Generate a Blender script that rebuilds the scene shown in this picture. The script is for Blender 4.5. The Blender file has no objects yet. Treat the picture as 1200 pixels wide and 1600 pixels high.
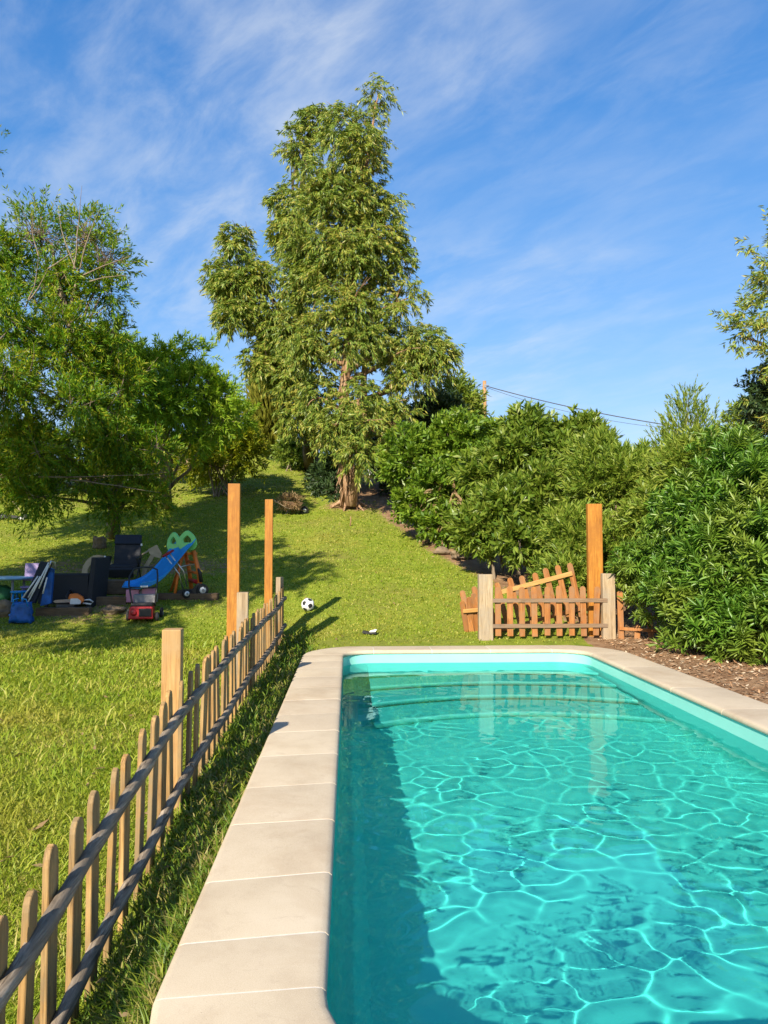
import bpy, bmesh, math, random
import numpy as np
from mathutils import Vector, Matrix

random.seed(7)
RNG = np.random.default_rng(11)
C = bpy.context.scene.collection
scene = bpy.context.scene
R = math.radians

# ------------------------------------------------------------------ camera
CAM_Z = 1.45
YAW, PITCH = R(2.62), R(2.77)
cam_d = bpy.data.cameras.new('camera')
cam = bpy.data.objects.new('camera', cam_d)
C.objects.link(cam)
cam_d.sensor_fit = 'VERTICAL'
cam_d.sensor_height = 36.0
cam_d.lens = 27.0
cam_d.clip_start = 0.05
cam_d.clip_end = 3000
cam.location = (0, 0, CAM_Z)
cam.rotation_euler = (R(90) + PITCH, 0, -YAW)
scene.camera = cam

# ------------------------------------------------------------------ light
SUN_EL, SUN_AZ = R(31.0), R(202.0)
w = bpy.data.worlds.new('World'); scene.world = w
w.use_nodes = True
nt = w.node_tree; nt.nodes.clear()
N = nt.nodes.new; Lk = nt.links.new
out = N('ShaderNodeOutputWorld'); bg = N('ShaderNodeBackground')
sky = N('ShaderNodeTexSky'); sky.sky_type = 'NISHITA'; sky.sun_disc = False
sky.sun_elevation = SUN_EL; sky.sun_rotation = SUN_AZ
sky.air_density = 1.0; sky.dust_density = 0.35; sky.ozone_density = 2.2
bg.inputs['Strength'].default_value = 0.15
tc = N('ShaderNodeTexCoord'); sep = N('ShaderNodeSeparateXYZ')
Lk(tc.outputs['Generated'], sep.inputs[0])
def wmath(op, a, b=None):
    m = N('ShaderNodeMath'); m.operation = op
    for i, v in enumerate((a, b)):
        if v is None: continue
        if isinstance(v, (int, float)): m.inputs[i].default_value = v
        else: Lk(v, m.inputs[i])
    return m.outputs[0]
zc = wmath('ADD', wmath('MAXIMUM', sep.outputs['Z'], 0.0), 0.16)
comb = N('ShaderNodeCombineXYZ')
Lk(wmath('DIVIDE', sep.outputs['X'], zc), comb.inputs[0])
Lk(wmath('DIVIDE', sep.outputs['Y'], zc), comb.inputs[1])
def cloud_layer(rot, scl, loc, nscale, lo, hi, detail=9, dist=0.6):
    m0 = N('ShaderNodeMapping'); Lk(comb.outputs[0], m0.inputs[0])
    m0.inputs['Rotation'].default_value = (0, 0, R(rot))
    mp = N('ShaderNodeMapping'); Lk(m0.outputs[0], mp.inputs[0])
    mp.inputs['Scale'].default_value = scl
    mp.inputs['Location'].default_value = loc
    nz = N('ShaderNodeTexNoise'); Lk(mp.outputs[0], nz.inputs['Vector'])
    nz.inputs['Scale'].default_value = nscale; nz.inputs['Detail'].default_value = detail
    nz.inputs['Roughness'].default_value = 0.6; nz.inputs['Distortion'].default_value = dist
    mr = N('ShaderNodeMapRange'); Lk(nz.outputs['Fac'], mr.inputs['Value'])
    mr.inputs['From Min'].default_value = lo; mr.inputs['From Max'].default_value = hi
    mr.interpolation_type = 'SMOOTHSTEP'
    return mr.outputs[0]
streak = cloud_layer(42, (0.7, 2.0, 1), (6.8, 1.7, 0), 1.5, 0.42, 0.90, 11, 0.25)
fine = cloud_layer(52, (1.0, 2.0, 1), (7.3, 2.2, 0), 4.0, 0.32, 0.78, 9, 0.35)
patch = cloud_layer(20, (0.8, 1.0, 1), (6.8, 4.6, 0), 0.9, 0.40, 0.68, 4, 0.3)
cm = wmath('MULTIPLY', wmath('ADD', wmath('MULTIPLY', streak, 0.55), wmath('MULTIPLY', fine, 0.45)), wmath('ADD', wmath('MULTIPLY', patch, 0.80), 0.30))
cm = wmath('MINIMUM', wmath('MULTIPLY', cm, 0.85), 0.65)
mix = N('ShaderNodeMixRGB'); Lk(cm, mix.inputs['Fac'])
# soft shoulder, as the phone's tone curve holds the bright horizon
den = N('ShaderNodeVectorMath'); den.operation = 'MULTIPLY_ADD'; Lk(sky.outputs[0], den.inputs[0])
den.inputs[1].default_value = (0.17, 0.17, 0.17); den.inputs[2].default_value = (1, 1, 1)
dv_ = N('ShaderNodeVectorMath'); dv_.operation = 'DIVIDE'; Lk(sky.outputs[0], dv_.inputs[0]); Lk(den.outputs[0], dv_.inputs[1])
hs = N('ShaderNodeHueSaturation'); hs.inputs['Saturation'].default_value = 1.45
Lk(dv_.outputs[0], hs.inputs['Color'])
tn = N('ShaderNodeVectorMath'); tn.operation = 'MULTIPLY'; Lk(hs.outputs[0], tn.inputs[0]); tn.inputs[1].default_value = (0.73, 0.82, 1.03)
Lk(tn.outputs[0], mix.inputs['Color1'])
mix.inputs['Color2'].default_value = (2.5, 2.65, 2.8, 1)
Lk(mix.outputs[0], bg.inputs['Color']); Lk(bg.outputs[0], out.inputs[0])

sd = bpy.data.lights.new('sun', 'SUN'); sd.energy = 4.3; sd.angle = R(0.53); sd.color = (1.0, 0.89, 0.72)
so = bpy.data.objects.new('sun', sd); C.objects.link(so)
SUN_DIR = Vector((-math.sin(SUN_AZ) * math.cos(SUN_EL), -math.cos(SUN_AZ) * math.cos(SUN_EL), -math.sin(SUN_EL)))
so.rotation_euler = SUN_DIR.to_track_quat('-Z', 'Y').to_euler()
so.location = (-5, -20, 12)
sd.cycles.is_caustics_light = True

vs = scene.view_settings
vs.view_transform = 'Standard'; vs.look = 'None'; vs.gamma = 1; vs.use_curve_mapping = False
vs.exposure = 1.18
cy = scene.cycles
cy.max_bounces = 10; cy.diffuse_bounces = 5; cy.glossy_bounces = 4; cy.transmission_bounces = 6; cy.transparent_max_bounces = 8
cy.use_denoising = True
cy.sample_clamp_indirect = 6

# ------------------------------------------------------------------ helpers
CA = cam.rotation_euler.to_matrix()
def P(px, py, D):
    """world point of a photo pixel (1200x1600) at forward depth D"""
    v = CA @ Vector(((px - 600) / 1200 * D, (800 - py) / 1200 * D, -D))
    return Vector((v.x, v.y, v.z + CAM_Z))

def gz(x, y):
    x = np.asarray(x, float); y = np.asarray(y, float)
    lf = np.clip((-0.62 - x) / 0.5, 0, 1); lf = lf * lf * (3 - 2 * lf)
    t = (y - 11.95 - 0.65 * lf) / 0.45
    s = 0.45 * np.logaddexp(0, t)
    rise = 0.22 * s
    k = 0.3
    rise = -k * np.logaddexp(-rise / k, -6.3 / k) + k * math.log(1 + math.exp(-6.3 / k))
    z = -0.035 + rise - np.clip(y - 40, 0, 400) * 0.03 + 0.95 * np.exp(-((x + 3.6) / 4.5) ** 2) * np.clip((y - 21) / 13, 0, 1) ** 1.3 * np.exp(-np.clip((y - 36) / 8, 0, 9) ** 2)
    z = z + lf * (np.interp(y, [-2, 1, 2.8, 4.95, 8, 12.2], [-0.75, -0.66, -0.44, -0.17, -0.08, 0.0]))
    z = z - 0.07 * np.clip((-0.56 - x) / 0.06, 0, 1) * np.clip((x + 1.0) / 0.2, 0, 1) * np.clip((12 - y) / 1.0, 0, 1)
    far = np.clip((y - 3) / 10, 0, 1) * np.clip((np.abs(x - 1.6) - 2.5) / 2, 0, 1)
    z = z + 0.02 * np.sin(x * 1.3 + 0.4 * y) * np.sin(y * 0.9 + 1) * np.clip((y - 12.2) / 2, 0, 1)
    z = z + 0.05 * np.clip((x - 4.0) / 0.6, 0, 1) * np.clip((13 - y) / 2, 0, 1) * (1 + 0.5 * np.sin(3 * x + 2.3 * y))
    return z
def gzf(x, y): return float(gz(x, y))
def G(px, py):
    """ground point seen at a photo pixel"""
    lo, d = None, 1.0
    while d < 60:
        p = P(px, py, d)
        if p.z < gzf(p.x, p.y): break
        d *= 1.01
    a, b = d / 1.01, d
    for _ in range(20):
        m = (a + b) / 2; p = P(px, py, m)
        if p.z < gzf(p.x, p.y): b = m
        else: a = m
    return P(px, py, (a + b) / 2)

gb = lambda px, py, D: (lambda p: Vector((p.x, p.y, gzf(p.x, p.y))))(P(px, py, D))

class MB:
    def __init__(s): s.v = []; s.f = []; s.sm = []; s.mi = []
    def add(s, vs, fs, smooth=False, m=0):
        o = len(s.v); s.v += [tuple(p) for p in vs]
        for f in fs: s.f.append(tuple(i + o for i in f)); s.sm.append(smooth); s.mi.append(m)
    def box(s, c, size, rot=None, ch=0.0, m=0):
        bm = bmesh.new(); bmesh.ops.create_cube(bm, size=1)
        for v in bm.verts: v.co = Vector((v.co.x * size[0], v.co.y * size[1], v.co.z * size[2]))
        if ch: bmesh.ops.bevel(bm, geom=list(bm.edges), offset=ch, segments=2, profile=0.6, affect='EDGES')
        s.bm(bm, c, rot, m=m)
    def bm(s, bm, c=(0, 0, 0), rot=None, smooth=False, m=0):
        M = (rot.to_matrix() if hasattr(rot, 'to_matrix') else rot) if rot is not None else Matrix.Identity(3)
        bm.verts.index_update()
        s.add([M @ v.co + Vector(c) for v in bm.verts], [[v.index for v in f.verts] for f in bm.faces], smooth, m)
        bm.free()
    def tube(s, pts, r, n=8, smooth=True, cap=True, m=0, squash=None):
        pts = [Vector(p) for p in pts]
        rs = r if isinstance(r, (list, tuple)) else [r] * len(pts)
        vs, fs = [], []
        up = None
        for i, p in enumerate(pts):
            t = (pts[min(i + 1, len(pts) - 1)] - pts[max(i - 1, 0)])
            t = t.normalized() if t.length > 1e-9 else Vector((0, 0, 1))
            if up is None: up = Vector((0, 0, 1)) if abs(t.z) < 0.9 else Vector((1, 0, 0))
            a = t.cross(up)
            if a.length < 1e-6: a = t.orthogonal()
            a.normalize(); b = a.cross(t).normalized(); up = b
            for k in range(n):
                an = 2 * math.pi * k / n
                vs.append(p + a * (rs[i] * math.cos(an)) + b * (rs[i] * math.sin(an)))
        for i in range(len(pts) - 1):
            for k in range(n):
                k2 = (k + 1) % n
                fs.append((i * n + k, i * n + k2, (i + 1) * n + k2, (i + 1) * n + k))
        s.add(vs, fs, smooth, m)
        if cap:
            o = len(s.v) - len(vs)
            s.f.append(tuple(o + k for k in reversed(range(n)))); s.sm.append(False); s.mi.append(m)
            s.f.append(tuple(o + (len(pts) - 1) * n + k for k in range(n))); s.sm.append(False); s.mi.append(m)
    def lathe(s, prof, n=20, c=(0, 0, 0), rot=None, smooth=True, m=0):
        M = rot if rot is not None else Matrix.Identity(3); c = Vector(c)
        vs, fs = [], []
        for r_, z_ in prof:
            for k in range(n):
                a = 2 * math.pi * k / n
                vs.append(M @ Vector((r_ * math.cos(a), r_ * math.sin(a), z_)) + c)
        for i in range(len(prof) - 1):
            for k in range(n):
                k2 = (k + 1) % n
                fs.append((i * n + k, i * n + k2, (i + 1) * n + k2, (i + 1) * n + k))
        fs.append(tuple(reversed(range(n)))); fs.append(tuple((len(prof) - 1) * n + k for k in range(n)))
        s.add(vs, fs, smooth, m)
    def prism(s, poly, t, M=None, c=(0, 0, 0), m=0):
        """poly in local xz plane, extruded +-t/2 along local y"""
        M = M if M is not None else Matrix.Identity(3); c = Vector(c); n = len(poly)
        vs = [M @ Vector((x, -t / 2, z)) + c for x, z in poly] + [M @ Vector((x, t / 2, z)) + c for x, z in poly]
        fs = [tuple(range(n)), tuple(reversed(range(n, 2 * n)))]
        fs += [(i, i + n, (i + 1) % n + n, (i + 1) % n) for i in range(n)]
        s.add(vs, fs, False, m)
    def ringprism(s, outer, inner, t, M=None, c=(0, 0, 0), m=0):
        """two closed outlines with the same count, open between"""
        M = M if M is not None else Matrix.Identity(3); c = Vector(c); n = len(outer)
        vs = []
        for y in (-t / 2, t / 2):
            for pl in (outer, inner): vs += [M @ Vector((x, y, z)) + c for x, z in pl]
        fs = []
        for i in range(n):
            j = (i + 1) % n
            fs += [(i, j, n + j, n + i), (2 * n + j, 2 * n + i, 3 * n + i, 3 * n + j),
                   (i, 2 * n + i, 2 * n + j, j), (n + j, 3 * n + j, 3 * n + i, n + i)]
        s.add(vs, fs, False, m)
    def mesh(s, name, mats):
        me = bpy.data.meshes.new(name)
        me.from_pydata(s.v, [], s.f); me.update()
        me.polygons.foreach_set('use_smooth', s.sm)
        me.polygons.foreach_set('material_index', s.mi)
        for mt in (mats if isinstance(mats, (list, tuple)) else [mats]): me.materials.append(mt)
        bm = bmesh.new(); bm.from_mesh(me); bmesh.ops.recalc_face_normals(bm, faces=bm.faces); bm.to_mesh(me); bm.free()
        return me
    def build(s, name, mats, parent=None, loc=None):
        o = bpy.data.objects.new(name, s.mesh(name, mats)); C.objects.link(o)
        if loc is not None: o.location = loc
        if parent is not None: o.parent = parent
        return o

def np_mesh(name, verts, quads, mat, parent=None, smooth=False, tris=None):
    me = bpy.data.meshes.new(name)
    verts = np.asarray(verts, np.float32); q = np.asarray(quads if quads is not None else tris, np.int32)
    k = q.shape[1]
    me.vertices.add(len(verts)); me.vertices.foreach_set('co', verts.ravel())
    me.loops.add(q.size); me.loops.foreach_set('vertex_index', q.ravel())
    me.polygons.add(len(q))
    me.polygons.foreach_set('loop_start', np.arange(0, q.size, k, dtype=np.int32))
    me.polygons.foreach_set('loop_total', np.full(len(q), k, np.int32))
    me.update(calc_edges=True); me.validate()
    if smooth: me.polygons.foreach_set('use_smooth', np.ones(len(q), bool))
    me.materials.append(mat)
    o = bpy.data.objects.new(name, me); C.objects.link(o)
    if parent is not None: o.parent = parent
    return o

def tag(o, label, cat, group=None):
    o['label'] = label; o['category'] = cat
    if group: o['group'] = group
    return o
def thing(name, label, cat, loc=(0, 0, 0), rz=0.0, group=None):
    o = bpy.data.objects.new(name, None); C.objects.link(o)
    o.location = loc; o.rotation_euler = (0, 0, rz); o.empty_display_size = 0.2
    return tag(o, label, cat, group)
def kind(o, k): o['kind'] = k; return o
def RotZ(a): return Matrix.Rotation(a, 3, 'Z')
def RotX(a): return Matrix.Rotation(a, 3, 'X')
def RotY(a): return Matrix.Rotation(a, 3, 'Y')

# ------------------------------------------------------------------ materials
class NT:
    def __init__(s, name):
        s.m = bpy.data.materials.new(name); s.m.use_nodes = True; s.t = s.m.node_tree
        s.t.nodes.clear(); s.out = s.n('ShaderNodeOutputMaterial')
    def n(s, typ, **kw):
        x = s.t.nodes.new(typ)
        for k, v in kw.items():
            if k.startswith('_'): setattr(x, k[1:], v)
            else:
                key = k.replace('__', ' ')
                if hasattr(v, 'is_linked') or isinstance(v, bpy.types.NodeSocket): s.t.links.new(v, x.inputs[key])
                else: x.inputs[key].default_value = v
        return x
    def l(s, a, b): s.t.links.new(a, b)
    def noise(s, vec, scale, detail=4, rough=0.55, dist=0.0):
        x = s.n('ShaderNodeTexNoise'); s.l(vec, x.inputs['Vector'])
        x.inputs['Scale'].default_value = scale; x.inputs['Detail'].default_value = detail
        x.inputs['Roughness'].default_value = rough; x.inputs['Distortion'].default_value = dist
        return x.outputs['Fac']
    def mapped(s, vec, scale):
        x = s.n('ShaderNodeMapping'); s.l(vec, x.inputs[0]); x.inputs['Scale'].default_value = scale
        return x.outputs[0]
    def ramp(s, fac, stops):
        x = s.n('ShaderNodeValToRGB'); s.l(fac, x.inputs[0]); e = x.color_ramp.elements
        while len(e) < len(stops): e.new(0.5)
        for i, (p, c) in enumerate(stops): e[i].position = p; e[i].color = (*c, 1)
        return x.outputs[0]
    def mixc(s, fac, a, b, mode='MIX'):
        x = s.n('ShaderNodeMixRGB', _blend_type=mode)
        for v, k in ((fac, 'Fac'), (a, 'Color1'), (b, 'Color2')):
            if isinstance(v, bpy.types.NodeSocket): s.l(v, x.inputs[k])
            elif isinstance(v, (int, float)): x.inputs[k].default_value = v
            else: x.inputs[k].default_value = (*v, 1)
        return x.outputs[0]
    def math(s, op, a, b=0.0):
        x = s.n('ShaderNodeMath', _operation=op)
        for i, v in enumerate((a, b)):
            if isinstance(v, bpy.types.NodeSocket): s.l(v, x.inputs[i])
            else: x.inputs[i].default_value = v
        return x.outputs[0]
    def bump(s, h, strength, dist=0.01):
        x = s.n('ShaderNodeBump'); s.l(h, x.inputs['Height'])
        x.inputs['Strength'].default_value = strength; x.inputs['Distance'].default_value = dist
        return x.outputs[0]
    def objco(s):
        """object coordinates shifted per object"""
        tc = s.n('ShaderNodeTexCoord'); oi = s.n('ShaderNodeObjectInfo')
        sc = s.n('ShaderNodeVectorMath', _operation='SCALE'); s.l(oi.outputs['Location'], sc.inputs[0]); sc.inputs['Scale'].default_value = 3.7
        ad = s.n('ShaderNodeVectorMath', _operation='ADD'); s.l(tc.outputs['Object'], ad.inputs[0]); s.l(sc.outputs[0], ad.inputs[1])
        return ad.outputs[0], oi.outputs['Random']
    def pos(s): return s.n('ShaderNodeNewGeometry').outputs['Position']
    def principled(s, col, rough=0.6, spec=0.4, normal=None, metal=0.0):
        x = s.n('ShaderNodeBsdfPrincipled')
        for k, v in (('Base Color', col), ('Roughness', rough), ('Specular IOR Level', spec), ('Metallic', metal)):
            if isinstance(v, bpy.types.NodeSocket): s.l(v, x.inputs[k])
            elif isinstance(v, tuple): x.inputs[k].default_value = (*v, 1)
            else: x.inputs[k].default_value = v
        if normal is not None: s.l(normal, x.inputs['Normal'])
        return x.outputs[0]
    def done(s, surf):
        s.l(surf, s.out.inputs['Surface']); return s.m

def plain(name, col, rough=0.5, var=0.18, scale=14, bump=0.0, metal=0.0, spec=0.4):
    t = NT(name); co, rnd = t.objco()
    nz = t.noise(co, scale, 5)
    c2 = tuple(c * (1 - var * 1.6) for c in col); c3 = tuple(min(1, c * (1 + var)) for c in col)
    c = t.ramp(nz, [(0.3, c2), (0.7, c3)])
    nb = t.bump(t.noise(co, scale * 6, 3), bump, 0.004) if bump else None
    rr = t.math('ADD', t.math('MULTIPLY', nz, 0.2), rough - 0.1)
    return t.done(t.principled(c, rr, spec, nb, metal))

def wood(name, c_dark, c_mid, c_light, rough=0.7, axis=2, grain=1.0, knots=True, weather=None, bump=0.5):
    t = NT(name); co, rnd = t.objco()
    sc = [9.0 * grain] * 3; sc[axis] = 0.7 * grain
    m = t.mapped(co, tuple(sc))
    g1 = t.noise(m, 3.0, 8, 0.65, 0.8)
    sc2 = [42.0 * grain] * 3; sc2[axis] = 1.6 * grain
    g2 = t.noise(t.mapped(co, tuple(sc2)), 3.0, 4, 0.6, 0.3)
    g = t.math('ADD', t.math('MULTIPLY', g1, 0.6), t.math('MULTIPLY', g2, 0.4))
    c = t.ramp(g, [(0.40, c_dark), (0.51, c_mid), (0.62, c_light)])
    if knots:
        v = t.n('ShaderNodeTexVoronoi'); sk = [6.0] * 3; sk[axis] = 2.2
        t.l(t.mapped(co, tuple(sk)), v.inputs['Vector']); v.inputs['Scale'].default_value = 1.0
        kf = t.ramp(v.outputs['Distance'], [(0.04, (1, 1, 1)), (0.17, (0, 0, 0))])
        c = t.mixc(t.math('MULTIPLY', kf, 0.8), c, tuple(x * 0.45 for x in c_dark))
    if weather is not None:
        wz = t.noise(co, 3.2, 6, 0.7)
        c = t.mixc(t.ramp(wz, [(0.42, (0, 0, 0)), (0.66, (1, 1, 1))]), c, weather)
    c = t.mixc(t.math('MULTIPLY', rnd, 0.28), c, tuple(x * 0.55 for x in c_mid))
    nb = t.bump(g, bump, 0.004)
    return t.done(t.principled(c, rough, 0.3, nb))

def leafmat(name, cols, rough=0.45, trans=0.35, clump=1.2, spec=0.35, tint=None, tscale=0.6, rnd=0.6):
    t = NT(name)
    geo = t.n('ShaderNodeNewGeometry')
    nz = t.noise(geo.outputs['Position'], clump, 3)
    f = t.math('ADD', t.math('ADD', t.math('MULTIPLY', geo.outputs['Random Per Island'], rnd), (0.6 - rnd) * 0.5), t.math('MULTIPLY', nz, 0.55))
    n = len(cols)
    c = t.ramp(f, [(0.2 + 0.65 * i / (n - 1), cols[i]) for i in range(n)])
    if tint is not None:
        big = t.noise(geo.outputs['Position'], tscale, 3)
        c = t.mixc(t.ramp(big, [(0.5, (0, 0, 0)), (0.68, (0.8, 0.8, 0.8))]), c, tint)
    p = t.principled(c, rough, spec)
    tr = t.n('ShaderNodeBsdfTranslucent')
    c2 = t.mixc(1.0, c, (1.25, 1.3, 0.55), 'MULTIPLY'); t.l(c2, tr.inputs['Color'])
    mx = t.n('ShaderNodeMixShader'); mx.inputs[0].default_value = trans
    t.l(p, mx.inputs[1]); t.l(tr.outputs[0], mx.inputs[2])
    return t.done(mx.outputs[0])

M = {}
M['orange'] = wood('orange_stained_wood', (0.24, 0.085, 0.012), (0.40, 0.165, 0.022), (0.50, 0.235, 0.04), 0.55, weather=(0.30, 0.12, 0.02))
M['orange_dull'] = wood('orange_picket_wood', (0.22, 0.075, 0.02), (0.33, 0.13, 0.032), (0.44, 0.2, 0.06), 0.65, weather=(0.27, 0.15, 0.075))
M['picket'] = wood('tan_picket_wood', (0.14, 0.075, 0.028), (0.34, 0.20, 0.07), (0.46, 0.29, 0.115), 0.75, weather=(0.22, 0.165, 0.09), bump=1.0)
M['post'] = wood('bare_post_wood', (0.27, 0.145, 0.05), (0.42, 0.245, 0.09), (0.50, 0.32, 0.135), 0.7, weather=(0.36, 0.235, 0.11))
M['post_grey'] = wood('weathered_post_wood', (0.22, 0.155, 0.09), (0.345, 0.255, 0.155), (0.42, 0.33, 0.22), 0.8, weather=(0.27, 0.225, 0.17))
M['rail'] = wood('weathered_rail_wood', (0.04, 0.028, 0.018), (0.24, 0.19, 0.135), (0.44, 0.36, 0.265), 0.85, axis=1, weather=(0.185, 0.15, 0.11), bump=1.5)
M['rail_x'] = wood('weathered_cross_rail_wood', (0.15, 0.09, 0.05), (0.24, 0.155, 0.09), (0.32, 0.22, 0.14), 0.85, axis=0, weather=(0.19, 0.15, 0.12), bump=0.9)
M['rail_new'] = wood('pale_new_rail_wood', (0.38, 0.2, 0.06), (0.5, 0.28, 0.09), (0.55, 0.33, 0.12), 0.6, axis=0)
M['sleeper'] = wood('dark_timber_sleeper', (0.06, 0.035, 0.018), (0.12, 0.075, 0.04), (0.2, 0.13, 0.075), 0.85, axis=0, weather=(0.15, 0.11, 0.07))
M['pole'] = wood('utility_pole_wood', (0.25, 0.14, 0.06), (0.38, 0.22, 0.1), (0.45, 0.28, 0.14), 0.8)

def stone_mat():
    t = NT('coping_stone'); co, rnd = t.objco()
    pz = t.pos()
    a = t.noise(pz, 2.2, 6, 0.6); b = t.noise(pz, 70, 4, 0.7); d = t.noise(pz, 260, 2, 0.5)
    c = t.ramp(a, [(0.3, (0.42, 0.335, 0.22)), (0.5, (0.54, 0.45, 0.31)), (0.72, (0.60, 0.51, 0.37))])
    c = t.mixc(t.math('MULTIPLY', rnd, 0.55), c, (0.42, 0.34, 0.245))
    sp = t.ramp(b, [(0.28, (0.3, 0.3, 0.3)), (0.42, (0, 0, 0))])
    c = t.mixc(sp, c, (0.33, 0.26, 0.18))
    pit = t.noise(pz, 130, 3, 0.6)
    c = t.mixc(t.ramp(pit, [(0.27, (0.8, 0.8, 0.8)), (0.34, (0, 0, 0))]), c, (0.20, 0.15, 0.10))
    sp2 = t.noise(pz, 5.5, 6, 0.75, 1.2)
    c = t.mixc(t.ramp(sp2, [(0.55, (0, 0, 0)), (0.72, (0.45, 0.45, 0.45))]), c, (0.30, 0.225, 0.15))
    c = t.mixc(0.35, c, t.ramp(d, [(0.3, (0.36, 0.29, 0.21)), (0.7, (0.62, 0.55, 0.45))]))
    st = t.noise(pz, 0.9, 5, 0.7, 0.5)
    c = t.mixc(t.ramp(st, [(0.50, (0, 0, 0)), (0.72, (0.6, 0.6, 0.6))]), c, (0.35, 0.255, 0.165))
    h = t.math('ADD', t.math('MULTIPLY', b, 0.6), t.math('MULTIPLY', d, 0.4))
    return t.done(t.principled(c, 0.8, 0.25, t.bump(h, 0.35, 0.002)))
M['stone'] = stone_mat()
M['grout'] = plain('white_grout', (0.62, 0.575, 0.50), 0.85, 0.08, 30, 0.3)

def pool_mat():
    t = NT('turquoise_pool_paint'); pz = t.pos()
    a = t.noise(pz, 1.1, 5, 0.6); b = t.noise(pz, 75, 3, 0.7)
    c = t.ramp(a, [(0.3, (0.24, 0.61, 0.545)), (0.7, (0.30, 0.69, 0.61))])
    dk = t.ramp(b, [(0.24, (0.35, 0.35, 0.35)), (0.33, (0, 0, 0))])
    c = t.mixc(dk, c, (0.10, 0.40, 0.33))
    return t.done(t.principled(c, 0.35, 0.35))
M['pool'] = pool_mat()
def flatpaint(name, col, var=0.2):
    t = NT(name); pz = t.pos(); a = t.noise(pz, 6, 5, 0.65)
    return t.done(t.principled(t.ramp(a, [(0.3, tuple(c * (1 - var) for c in col)), (0.7, col)]), 0.5, 0.3))
M['tread'] = flatpaint('turquoise_step_paint', (0.22, 0.56, 0.50)); M['nosing'] = flatpaint('pale_step_nosing', (0.55, 0.80, 0.70), 0.1); M['grime'] = flatpaint('dirty_step_joint', (0.10, 0.20, 0.12), 0.4)
def water_mat():
    t = NT('pool_water')
    g = t.n('ShaderNodeBsdfGlass'); g.inputs['IOR'].default_value = 1.333; g.inputs['Roughness'].default_value = 0.0
    g.inputs['Color'].default_value = (0.45, 0.95, 0.955, 1)
    return t.done(g.outputs[0])
M['water'] = water_mat()

def ground_mat():
    t = NT('lawn_soil'); pz = t.pos()
    at = t.n('ShaderNodeAttribute', _attribute_name='dirt')
    a = t.noise(pz, 0.55, 6, 0.65); b = t.noise(pz, 5.0, 6, 0.7); d = t.noise(pz, 38, 4, 0.7)
    g = t.ramp(b, [(0.3, (0.10, 0.145, 0.015)), (0.5, (0.175, 0.22, 0.023)), (0.7, (0.24, 0.26, 0.037))])
    g = t.mixc(t.ramp(a, [(0.45, (0, 0, 0)), (0.7, (0.7, 0.7, 0.7))]), g, (0.19, 0.17, 0.045))
    so_ = t.ramp(b, [(0.3, (0.15, 0.085, 0.045)), (0.5, (0.24, 0.145, 0.08)), (0.7, (0.34, 0.23, 0.135))])
    f = t.math('ADD', at.outputs['Fac'], t.math('MULTIPLY', t.math('SUBTRACT', b, 0.5), 0.9))
    f = t.ramp(f, [(0.38, (0, 0, 0)), (0.6, (1, 1, 1))])
    c = t.mixc(f, g, so_)
    h = t.math('ADD', b, t.math('MULTIPLY', d, 0.6))
    return t.done(t.principled(c, 0.95, 0.1, t.bump(h, 0.8, 0.03)))
M['ground'] = ground_mat()
M['grass'] = leafmat('grass_blades', [(0.10, 0.165, 0.012), (0.175, 0.265, 0.016), (0.24, 0.32, 0.022), (0.31, 0.345, 0.035), (0.42, 0.36, 0.11)], 0.5, 0.35, 1.0, 0.3, tint=(0.33, 0.30, 0.045), tscale=0.5, rnd=0.45)
M['euc'] = leafmat('eucalyptus_leaves', [(0.065, 0.12, 0.022), (0.14, 0.225, 0.030), (0.235, 0.30, 0.04), (0.35, 0.31, 0.06)], 0.45, 0.25, 0.9, 0.4)
M['acacia'] = leafmat('feathery_leaves', [(0.04, 0.11, 0.008), (0.09, 0.21, 0.012), (0.18, 0.29, 0.014), (0.31, 0.30, 0.018)], 0.5, 0.35, 0.8, 0.25)
M['bright'] = leafmat('bright_leaves', [(0.085, 0.19, 0.013), (0.19, 0.33, 0.02), (0.31, 0.40, 0.035)], 0.5, 0.4, 0.8, 0.25)
M['yellow'] = leafmat('yellow_green_leaves', [(0.10, 0.16, 0.012), (0.22, 0.27, 0.015), (0.34, 0.32, 0.02)], 0.5, 0.4, 0.8, 0.25)
M['shrub'] = leafmat('shrub_leaves', [(0.06, 0.13, 0.012), (0.12, 0.215, 0.016), (0.20, 0.28, 0.025)], 0.4, 0.3, 1.1, 0.4)
M['shrub2'] = leafmat('bay_leaves', [(0.06, 0.12, 0.014), (0.13, 0.205, 0.02), (0.22, 0.27, 0.04)], 0.4, 0.3, 1.1, 0.4)
M['olive'] = leafmat('thin_olive_leaves', [(0.08, 0.145, 0.016), (0.165, 0.245, 0.026), (0.28, 0.325, 0.05)], 0.45, 0.3, 1.1, 0.35)
M['oleander'] = leafmat('oleander_leaves', [(0.045, 0.12, 0.014), (0.095, 0.21, 0.02), (0.17, 0.29, 0.035)], 0.36, 0.28, 1.5, 0.45, tint=(0.22, 0.28, 0.04), tscale=1.3)
M['cypress'] = leafmat('cypress_sprays', [(0.09, 0.12, 0.014), (0.17, 0.18, 0.02), (0.24, 0.22, 0.03)], 0.6, 0.15, 1.5, 0.2)
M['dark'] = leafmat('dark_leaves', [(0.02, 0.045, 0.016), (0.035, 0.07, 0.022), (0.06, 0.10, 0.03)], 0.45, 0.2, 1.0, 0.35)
M['dry'] = leafmat('dry_leaves', [(0.14, 0.085, 0.04), (0.24, 0.16, 0.08), (0.36, 0.26, 0.14)], 0.7, 0.2, 2.0, 0.2)
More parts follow.
